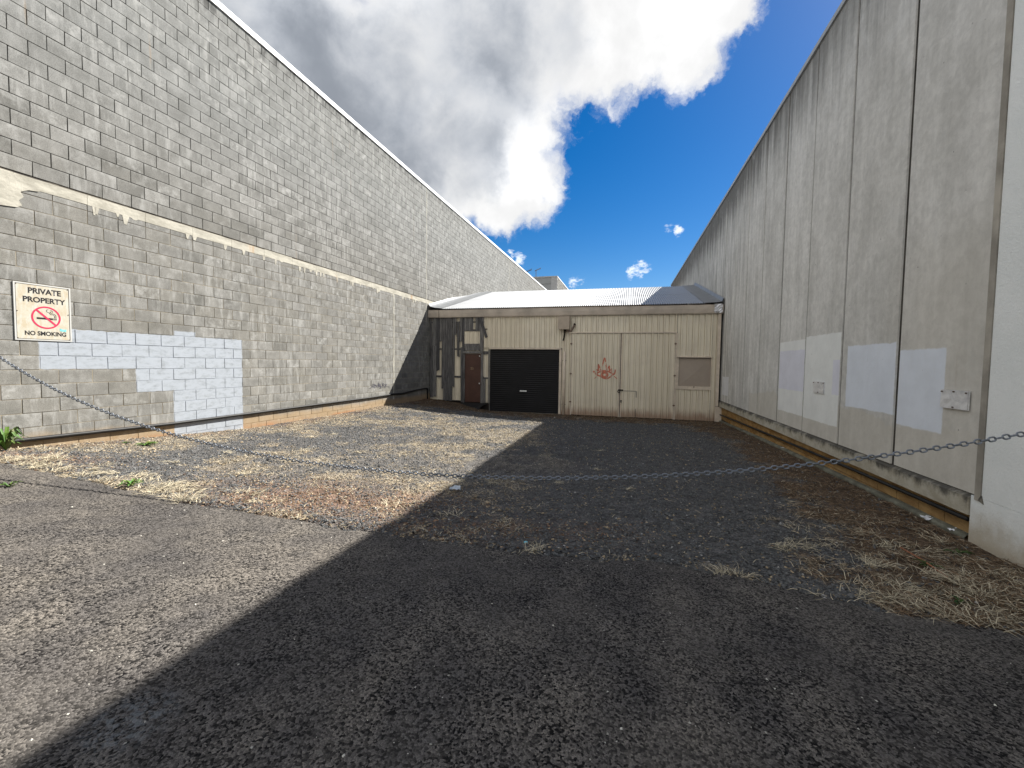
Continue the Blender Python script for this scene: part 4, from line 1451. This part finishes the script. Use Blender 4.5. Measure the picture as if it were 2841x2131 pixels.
# ------------------------------------------------------------------ sign
SGN = root('warning_sign', LW(3.951, 0.013, 2.217), LW_ROT, 'cream private property and no smoking sign on the block wall', 'sign')
hw, hh = 0.2975, 0.389


def m_sign(n, b):
    v = coords(n)
    f = n.noise(v, 9, 6, 0.7)
    c = n.mix(n.ramp(f, 0.35, 0.7), (0.45, 0.43, 0.355), (0.40, 0.34, 0.24))
    c = n.mix(n.ramp(n.noise(v, 14, 5, 0.7), 0.55, 0.72, 0, 0.55), c, (0.34, 0.245, 0.145))
    c = n.mix(n.ramp(n.noise(n.scale(v, (4, 1, 1)), 8, 4, 0.6), 0.45, 0.65, 0, 0.6), c, (0.48, 0.47, 0.43))
    n.put(b.inputs['Base Color'], c)


MB().box(-hw, hw, -0.024, -0.012, -hh, hh).build('board', material('sign_face', m_sign, 0.5, 0.35), SGN)
MINK = simple('black_ink', (0.012, 0.012, 0.014), 0.5)
MRED = simple('red_ink', (0.46, 0.025, 0.075), 0.5, var=0.08)
YS = -0.0246
T = lambda t: -hw + t * 2 * hw
Vv = lambda v_: hh - v_ * 2 * hh
bo = MB()
i0, i1 = 0.013, 0.019
for (a, c_, e, g) in ((-hw + i0, hw - i0, hh - i1, hh - i0), (-hw + i0, hw - i0, -hh + i0, -hh + i1), (-hw + i0, -hw + i1, -hh + i1, hh - i1), (hw - i1, hw - i0, -hh + i1, hh - i1)):
    bo.quad((a, YS, e), (c_, YS, e), (c_, YS, g), (a, YS, g))
bo.build('border', MINK, SGN)
MWHT = simple('white_edge', (0.46, 0.46, 0.44), 0.45, var=0.05)
we = MB()
for (a, c_, e, g) in ((-hw, hw, hh - 0.013, hh + .004), (-hw, hw, -hh - .004, -hh + 0.013), (-hw - .004, -hw + 0.013, -hh - .004, hh + .004), (hw - 0.013, hw + .004, -hh - .004, hh + .004)):
    we.box(a, c_, -0.0265 - 0.0004 * (e < g - .5), -0.011, e, g)
we.build('edging', MWHT, SGN)
text_mesh('PRIVATE', T(.236), T(.828), Vv(.172), Vv(.070), YS, 'lettering', MINK, SGN, 0.036)
text_mesh('PROPERTY', T(.145), T(.906), Vv(.327), Vv(.229), YS, 'lettering', MINK, SGN, 0.036)
text_mesh('NO SMOKING', T(.157), T(.901), Vv(.915), Vv(.835), YS, 'lettering', MINK, SGN, 0.036)
cx_, cz_ = T(.541), Vv(.585)
pr_ = MB()
ro_, ri_ = 0.158, 0.137
aa = np.linspace(0, 2 * math.pi, 65)
pr_.sheet([[(cx_ + q * math.cos(w), YS - 0.0008, cz_ + q * math.sin(w)) for w in aa] for q in (ri_, ro_)])
for sgn in (1,):
    w = R(-45)
    dx_, dz_ = math.cos(w), math.sin(w)
    nx_, nz_ = -dz_ * 0.012, dx_ * 0.012
    l_ = 0.14
    pr_.quad((cx_ - dx_ * l_ - nx_, YS - .001, cz_ - dz_ * l_ - nz_), (cx_ + dx_ * l_ - nx_, YS - .001, cz_ + dz_ * l_ - nz_), (cx_ + dx_ * l_ + nx_, YS - .001, cz_ + dz_ * l_ + nz_), (cx_ - dx_ * l_ + nx_, YS - .001, cz_ - dz_ * l_ + nz_))
pr_.build('prohibition_ring', MRED, SGN)
cg = MB()
zc_ = Vv(.603)
cg.quad((T(.37), YS, zc_ - .013), (T(.665), YS, zc_ - .013), (T(.665), YS, zc_ + .013), (T(.37), YS, zc_ + .013))
for a, c_ in ((.674, .686), (.694, .703), (.711, .728)):
    cg.quad((T(a), YS, zc_ - .013), (T(c_), YS, zc_ - .013), (T(c_), YS, zc_ + .013), (T(a), YS, zc_ + .013))


def ribbon(mb, pts, w_):
    P = [Vector(p) for p in pts]
    L_, R_ = [], []
    for i, p in enumerate(P):
        t_ = (P[min(i + 1, len(P) - 1)] - P[max(i - 1, 0)]).normalized()
        q = Vector((-t_.y, t_.x)) * w_ * 0.5
        L_.append((p.x + q.x, YS, p.y + q.y))
        R_.append((p.x - q.x, YS, p.y - q.y))
    mb.sheet([R_, L_])


for off in (0.0, 0.016):
    ribbon(cg, [(T(.705) + off - .008, zc_ + .016), (T(.705) + off - .008, zc_ + .04), (T(.695) + off - .008, zc_ + .056 + off * .5), (T(.66) + off * .5, zc_ + .062 + off * .8),
                (T(.62) + off * .5, zc_ + .064 + off), (T(.605) + off * .3, zc_ + .076 + off), (T(.61) + off, zc_ + .092 + off * .8)], 0.007)
ribbon(cg, [(T(.60), zc_ + .082), (T(.575), zc_ + .092), (T(.555), zc_ + .098), (T(.545), zc_ + .112), (T(.555), zc_ + .124), (T(.585), zc_ + .13)], 0.007)
ribbon(cg, [(T(.615), zc_ + .118), (T(.64), zc_ + .12), (T(.66), zc_ + .108), (T(.655), zc_ + .094)], 0.007)
cg.build('cigarette_symbol', MINK, SGN)
stk = MB()
stk.prism([(T(.785), Vv(.815)), (T(.90), Vv(.825)), (T(.91), Vv(.775)), (T(.86), Vv(.785)), (T(.78), Vv(.765))], YS - 0.001, YS)
stk.build('sticker', simple('teal_sticker', (0.16, 0.50, 0.52), 0.5, var=0.35, scale=30), SGN)
for a, e in ((.04, .03), (.96, .03), (.04, .97), (.96, .97), (.045, .5), (.955, .5)):
    MB().tube([(T(a), -0.022, Vv(e)), (T(a), -0.03, Vv(e))], 0.006, 6).build('screw', MSCREW, SGN)

# ------------------------------------------------------------------ chain
cpts = [(-6.85, 5.32, 1.93), (-6.15, 5.14, 1.621), (-4.467, 4.71, 0.931), (-2.58, 4.226, 0.731), (-1.395, 3.923, 0.595), (0.249, 3.502, 0.628), (1.572, 3.164, 0.795), (2.453, 2.938, 1.001), (3.285, 2.725, 1.21), (3.95, 2.555, 1.40)]
A_ = np.array(cpts)
ch_t = np.linalg.norm(A_[:, :2] - A_[0, :2], axis=1)
co_ = np.polyfit(ch_t, A_[:, 2], 4)
tt_ = np.linspace(0, ch_t[-1], 4000)
dirc = (A_[-1, :2] - A_[0, :2]) / ch_t[-1]
PX = A_[0, 0] + dirc[0] * tt_
PY = A_[0, 1] + dirc[1] * tt_
PZ = np.polyval(co_, tt_)
arc = np.concatenate([[0], np.cumsum(np.sqrt(np.diff(PX) ** 2 + np.diff(PY) ** 2 + np.diff(PZ) ** 2))])
PIT, WR = 0.0378, 0.0054
nl = int(arc[-1] / PIT)
CH = root('chain', (0.25, 3.5, 0.6), 0, 'grey steel chain hanging slack across the entrance to the lot', 'chain')
lk = MB()
Lh, Wh = PIT * 0.5 + WR * 1.1 - WR, 0.0135
ring = []
for i in range(16):
    w = 2 * math.pi * i / 16
    cx0 = (Lh - Wh) if math.cos(w) >= 0 else -(Lh - Wh)
    ring.append(Vector((cx0 + Wh * math.cos(w), Wh * math.sin(w), 0)))
nr = 7
for i, p in enumerate(ring):
    t_ = (ring[(i + 1) % 16] - ring[i - 1]).normalized()
    out_ = Vector((t_.y, -t_.x, 0))
    for j_ in range(nr):
        w = 2 * math.pi * j_ / nr
        q = p + out_ * math.cos(w) * WR + Vector((0, 0, 1)) * math.sin(w) * WR
        lk.v.append(tuple(q)); lk.c.append(None)
for i in range(16):
    for j_ in range(nr):
        i2, j2 = (i + 1) % 16, (j_ + 1) % nr
        lk.f.append((i * nr + j_, i2 * nr + j_, i2 * nr + j2, i * nr + j2))
lme = lk.mesh('chain_link', True)
lme.materials.append(simple('galvanised_steel', (0.20, 0.22, 0.25), 0.5, 0.5, metal=0.75, var=0.3, scale=40))
for i in range(nl):
    a_ = (i + 0.5) * PIT
    p = Vector((np.interp(a_, arc, PX), np.interp(a_, arc, PY), np.interp(a_, arc, PZ)))
    p2 = Vector((np.interp(a_ + .01, arc, PX), np.interp(a_ + .01, arc, PY), np.interp(a_ + .01, arc, PZ)))
    t_ = (p2 - p).normalized()
    s_ = t_.cross(Vector((0, 0, 1))).normalized()
    u_ = s_.cross(t_).normalized()
    tw = R(20 + (90 if i % 2 else 0) + random.uniform(-14, 14))
    ya = s_ * math.cos(tw) + u_ * math.sin(tw)
    za = t_.cross(ya)
    o = bpy.data.objects.new('chain_link', lme)
    o.parent = CH
    lp_ = p - Vector(CH.location)
    o.matrix_local = Matrix(((t_.x, ya.x, za.x, lp_.x), (t_.y, ya.y, za.y, lp_.y), (t_.z, ya.z, za.z, lp_.z), (0, 0, 0, 1)))
    COL.objects.link(o)

# ------------------------------------------------------------------ loose stones, straw
nx_, ny_ = -math.sin(PHI), math.cos(PHI)


def inside(x, y, m_=0.02):
    dl = (x - LW_O[0]) * 0.9592 + (y - LW_O[1]) * -0.2827
    dr_ = (RB_O[0] - x) * 0.96782 + (RB_O[1] - y) * -0.25163
    ds = (SH_O[0] - x) * nx_ + (SH_O[1] - y) * ny_
    return (dl > m_) & (dr_ > m_ + 0.06) & (ds > m_) & (y > edge_y(x) - 0.02)


def scatter(n_, near=0.75):
    """points over the lot, thicker where it lies close to the camera"""
    d_ = 2.2 + 14.5 * RNG.random(n_ * 3) ** 1.25
    x = (RNG.random(n_ * 3) - 0.5) * 2 * np.minimum(1.32 * d_, 9)
    y = d_
    k_ = inside(x, y)
    return x[k_][:n_], y[k_][:n_]


def rot_oct(x, y, z, r_, col, name, mat, kind='stuff'):
    n_ = len(x)
    base = np.array([(1, 0, 0), (-1, 0, 0), (0, 1, 0), (0, -1, 0), (0, 0, 1), (0, 0, -1)], float)
    v = base[None] * (0.55 + 0.75 * RNG.random((n_, 6, 1)))
    v[:, :, 2] *= 0.6
    v += (RNG.random((n_, 6, 3)) - 0.5) * 0.35
    a = RNG.random(n_) * 6.283
    c, s_ = np.cos(a)[:, None], np.sin(a)[:, None]
    vx, vy = v[:, :, 0] * c - v[:, :, 1] * s_, v[:, :, 0] * s_ + v[:, :, 1] * c
    tl = (RNG.random((n_, 1)) - .5) * 1.0
    vz = v[:, :, 2] + vx * tl * 0.5
    P = np.stack([vx * r_[:, None] + x[:, None], vy * r_[:, None] + y[:, None], vz * r_[:, None] + z[:, None]], -1).reshape(-1, 3)
    f = np.array([(0, 2, 4), (2, 1, 4), (1, 3, 4), (3, 0, 4), (2, 0, 5), (1, 2, 5), (3, 1, 5), (0, 3, 5)])
    Fc = (f[None] + (np.arange(n_) * 6)[:, None, None]).reshape(-1, 3)
    cc = np.repeat(col[:, None, :], 6, 1).reshape(-1, 3)
    o_ = link(name, np_mesh(name, P, Fc, cc), mat)
    o_['kind'] = kind
    return o_


def m_attr(n, b):
    v = coords(n)
    c = n.mix(1.0, n.attr('tint').outputs['Color'], n.mix(n.ramp(n.noise(v, 60, 3, 0.6), 0.3, 0.7), (0.8, 0.8, 0.8), (1.2, 1.2, 1.2)), 'MULTIPLY')
    n.put(b.inputs['Base Color'], c)


MSTONE = material('loose_stone', m_attr, 0.9, 0.1)
MSTRAW = material('dry_straw', m_attr, 0.8, 0.2)
x, y = scatter(150000)
st, br, rd, ms = zones(x, y)
keep = RNG.random(len(x)) > np.maximum(br * 0.86, st * 0.45)
x, y, st, br, rd = x[keep], y[keep], st[keep], br[keep], rd[keep]
n_ = len(x)
r_ = (0.0055 + 0.0105 * RNG.random(n_) ** 2.2) * (1 + 0.03 * y)
r_ *= np.where(RNG.random(n_) > 0.985, 1.8, 1)
k = RNG.random(n_)
col = np.stack([0.073 + 0.075 * k, 0.075 + 0.075 * k, 0.075 + 0.074 * k], -1)
warm = RNG.random(n_) < (0.06 + 0.45 * st + 0.25 * rd)
col[warm] = np.array((0.30, 0.24, 0.16)) * (0.55 + 0.8 * k[warm, None])
reds = RNG.random(n_) < rd * 0.65
col[reds] = np.array((0.185, 0.12, 0.08)) * (0.5 + 0.9 * k[reds, None])
pale = RNG.random(n_) > 0.992
col[pale] = (0.36, 0.35, 0.33)
rot_oct(x, y, ground_z(x, y) + (fbm(x, y, 3.0, 4, 3) - 0.5) * 0.05 + r_ * 0.25, r_, col, 'gravel', MSTONE)
# pale chips in the asphalt
x = (RNG.random(1400) - .5) * 9
y = 0.9 + 3.6 * RNG.random(1400) ** 1.3
kk = (y < edge_y(x) - 0.05) & (np.abs(x) < 1.3 * y)
x, y = x[kk][:330], y[kk][:330]
r_ = 0.0025 + 0.006 * RNG.random(len(x)) ** 3
col = np.array((0.55, 0.53, 0.47)) * (0.5 + 0.7 * RNG.random((len(x), 1)))
rot_oct(x, y, ground_z(x, y) + 0.012 + (fbm(x, y, 0.8, 3, 5) - 0.5) * 0.03 + r_ * 0.2, r_, col, 'stone_chips', MSTONE)


def blades(x, y, z, L_, w_, rise, col, az=None):
    n_ = len(x)
    a = RNG.random(n_) * 6.283 if az is None else az
    dx_, dy_ = np.cos(a), np.sin(a)
    bend = (RNG.random(n_) - .5) * 0.9
    a2 = a + bend
    p0 = np.stack([x, y, z], -1)
    p1 = p0 + np.stack([dx_ * L_ * .5, dy_ * L_ * .5, rise], -1)
    p2 = p1 + np.stack([np.cos(a2) * L_ * .5, np.sin(a2) * L_ * .5, rise * (RNG.random(n_) * 1.4 - 0.6)], -1)
    wv = np.stack([-dy_ * w_, dx_ * w_, w_ * (RNG.random(n_) - .5) * 1.5], -1)
    V = np.stack([p0 - wv, p0 + wv, p1 - wv * .8, p1 + wv * .8, p2 - wv * .2, p2 + wv * .2], 1).reshape(-1, 3)
    f = np.array([(0, 1, 3, 2), (2, 3, 5, 4)])
    Fc = (f[None] + (np.arange(n_) * 6)[:, None, None]).reshape(-1, 4)
    return V, Fc, np.repeat(col[:, None, :], 6, 1).reshape(-1, 3)


def terr(x, y):
    return ground_z(x, y) + (fbm(x, y, 3.0, 4, 3) - 0.5) * 0.05


x, y = scatter(230000)
st, br, rd, ms = zones(x, y)
nclump = fbm(x, y, 5.5, 3, 6)
pk = np.maximum(st * 0.95, br * 0.9) * np.clip((nclump - 0.36) * 5, 0.06, 1)
pk = np.maximum(pk, 0.012)
pk = pk * np.where(br > st, 1.0, 0.62)
keep = RNG.random(len(x)) < pk
x, y, st, br, ms = x[keep], y[keep], st[keep], br[keep], ms[keep]
n_ = len(x)
near = np.clip((6.5 - y) / 3, 0, 1) * (x > 1.8)
L_ = 0.022 + 0.05 * RNG.random(n_) + near * 0.075 * RNG.random(n_)
k = RNG.random((n_, 1))
pale_c = np.array((0.45, 0.39, 0.28)) * (0.55 + 0.75 * k)
brown_c = np.array((0.165, 0.112, 0.068)) * (0.45 + 1.1 * k)
mixk = np.clip(br * 1.25, 0, 1)
mixk = np.where(RNG.random(n_) < np.clip(0.10 + near * 0.12, 0, 1), mixk * 0.15, mixk)
col = pale_c * (1 - mixk[:, None]) + brown_c * mixk[:, None]
V, Fc, Cc = blades(x, y, terr(x, y) + 0.004 + ms * 0.06 + 0.012 * RNG.random(n_), L_, 0.0011 + 0.0012 * RNG.random(n_) + 0.00012 * y, 0.004 + 0.012 * RNG.random(n_), col)
V2 = []
# clumps of pale dead grass along the asphalt edge and in the near right corner
cl = []
for _ in range(170):
    if random.random() < 0.5:
        cx0 = random.uniform(2.3, 4.1); cy0 = random.uniform(2.3, 4.3) - random.random() * 0.6
    elif random.random() < 0.7:
        cx0 = random.uniform(-6.2, -2.4); cy0 = float(edge_y(np.array([cx0]))[0]) + random.uniform(0, 0.55)
    else:
        cx0 = random.uniform(-5.5, 2.0); cy0 = random.uniform(4.0, 9.0)
    if inside(np.array([cx0]), np.array([cy0]), 0.1)[0]:
        cl.append((cx0, cy0, random.uniform(0.05, 0.16)))
for cx0, cy0, rad in cl + [(1.55, 3.02, .1), (1.62, 3.0, .12), (0.14, 3.25, .07), (0.2, 3.27, .06), (2.8, 2.5, .15), (2.6, 2.6, .14), (3.0, 2.48, .15), (2.75, 2.6, .16)]:
    m_ = int(14 + rad * 150)
    bx_ = cx0 + RNG.normal(0, rad * .5, m_); by_ = cy0 + RNG.normal(0, rad * .4, m_)
    k = RNG.random((m_, 1))
    v_, f_, c_ = blades(bx_, by_, terr(bx_, by_) + 0.008, 0.05 + 0.10 * RNG.random(m_), 0.0014 + 0.001 * RNG.random(m_), 0.006 + 0.022 * RNG.random(m_),
                        np.array((0.50, 0.44, 0.315)) * (0.5 + 0.75 * k), RNG.normal(random.uniform(0, 6.28), 0.9, m_))
    Fc = np.concatenate([Fc, f_ + len(V)]); V = np.concatenate([V, v_]); Cc = np.concatenate([Cc, c_])
o = link('dry_grass', np_mesh('dry_grass', V, Fc, Cc), MSTRAW)
o['kind'] = 'stuff'

# ------------------------------------------------------------------ green weeds
MLEAF = material('weed_leaf', m_attr, 0.6, 0.3)


def weed(x, y, r_, h_, n_leaf, lab, dark=1.0, group=None):
    z = float(ground_z(np.array(x), np.array(y)))
    t = root('weed', (x, y, z), 0, lab, 'weed', group)
    for _ in range(n_leaf):
        a = random.random() * 6.283
        l_ = r_ * random.uniform(0.5, 1.1)
        hh_ = h_ * random.uniform(0.3, 1.0)
        w_ = l_ * 0.10
        mb = MB()
        dx_, dy_ = math.cos(a), math.sin(a)
        px_, py_ = -dy_ * w_, dx_ * w_
        c = tuple(q * dark * random.uniform(0.7, 1.3) for q in (0.085, 0.15, 0.032))
        rows_ = []
        for f_, ww, hz in ((0, .25, 0), (.35, 1, .75), (.7, .9, 1.0), (1.0, .1, .7)):
            rows_.append([(dx_ * l_ * f_ - px_ * ww, dy_ * l_ * f_ - py_ * ww, hh_ * hz + 0.01), (dx_ * l_ * f_, dy_ * l_ * f_, hh_ * hz - 0.004 + 0.01), (dx_ * l_ * f_ + px_ * ww, dy_ * l_ * f_ + py_ * ww, hh_ * hz + 0.01)])
        mb.sheet(rows_)
        mb.c = [c] * len(mb.v)
        mb.build('leaf', MLEAF, t)


weed(-6.58, 5.52, 0.22, 0.30, 44, 'tall dark green weed at the foot of the block wall by the sign', 0.75)
weed(-5.60, 6.50, 0.16, 0.05, 34, 'flat light green weed between the asphalt and the block wall', 1.0)
weed(-5.95, 6.55, 0.08, 0.03, 14, 'very small faded green weed close to the block wall', 0.8)
weed(-3.95, 4.40, 0.12, 0.07, 30, 'bright green grassy weed at the edge of the sunlit asphalt', 1.35)
weed(-4.90, 4.12, 0.09, 0.05, 16, 'little green sprout in the sunlit asphalt', 0.9)
weed(3.30, 3.30, 0.10, 0.04, 16, 'dull green weed among dead grass in front of the white wall', 0.5)
weed(3.85, 3.60, 0.10, 0.04, 16, 'dark green weed close to the base of the white wall', 0.42)
weed(2.95, 2.72, 0.07, 0.03, 10, 'small green weed in dead grass by the asphalt corner', 0.5)


# ------------------------------------------------------------------ litter
def scrap(x, y, r_, mat, lab, dz_=0.012):
    z = float(terr(np.array(x), np.array(y))) + dz_
    mb = MB()
    rws = [[(x + (i - 2) * r_ * .5 + random.uniform(-.3, .3) * r_ * .4, y + (j_ - 1.5) * r_ * .5 + random.uniform(-.3, .3) * r_ * .4, z + random.random() * r_ * 0.9) for i in range(5)] for j_ in range(4)]
    mb.sheet(rws)
    tag(mb.build('paper_scrap', mat), lab, 'litter')


MPAP = simple('crumpled_paper', (0.74, 0.75, 0.77), 0.7, var=0.15)
scrap(4.44, 4.48, 0.05, MPAP, 'crumpled white paper under the concrete ledge by the white wall corner')
scrap(4.40, 4.16, 0.045, MPAP, 'small white wrapper at the foot of the white wall corner')
scrap(-0.66, 5.01, 0.06, simple('pale_plastic', (0.55, 0.60, 0.64), 0.5), 'flat pale bluish plastic scrap in the shaded gravel under the chain')
scrap(5.62, 8.75, 0.05, MPAP, 'white paper scrap near the foot of the concrete panel wall, by its pipe')
cp = MB()
zc = float(ground_z(np.array(0.13), np.array(3.41))) + 0.012
cp.tube([(0.13, 3.41, zc - 0.006), (0.13, 3.41, zc + 0.008)], 0.016, 12)
tag(cp.build('bottle_cap', simple('turquoise_plastic', (0.10, 0.45, 0.55), 0.4, 0.5)), 'turquoise plastic bottle cap in gravel at the asphalt edge', 'bottle cap')
sk = MB()
sk.tube([(3.41, 3.66, float(terr(np.array(3.41), np.array(3.66))) + .03), (3.33, 3.38, float(terr(np.array(3.33), np.array(3.38))) + .035), (3.23, 3.08, float(terr(np.array(3.23), np.array(3.08))) + .02)], [0.006, 0.007, 0.005], 6)
tag(sk.build('stick', simple('reddish_stick', (0.30, 0.12, 0.06), 0.8)), 'thin reddish stick lying in the dead grass', 'stick')
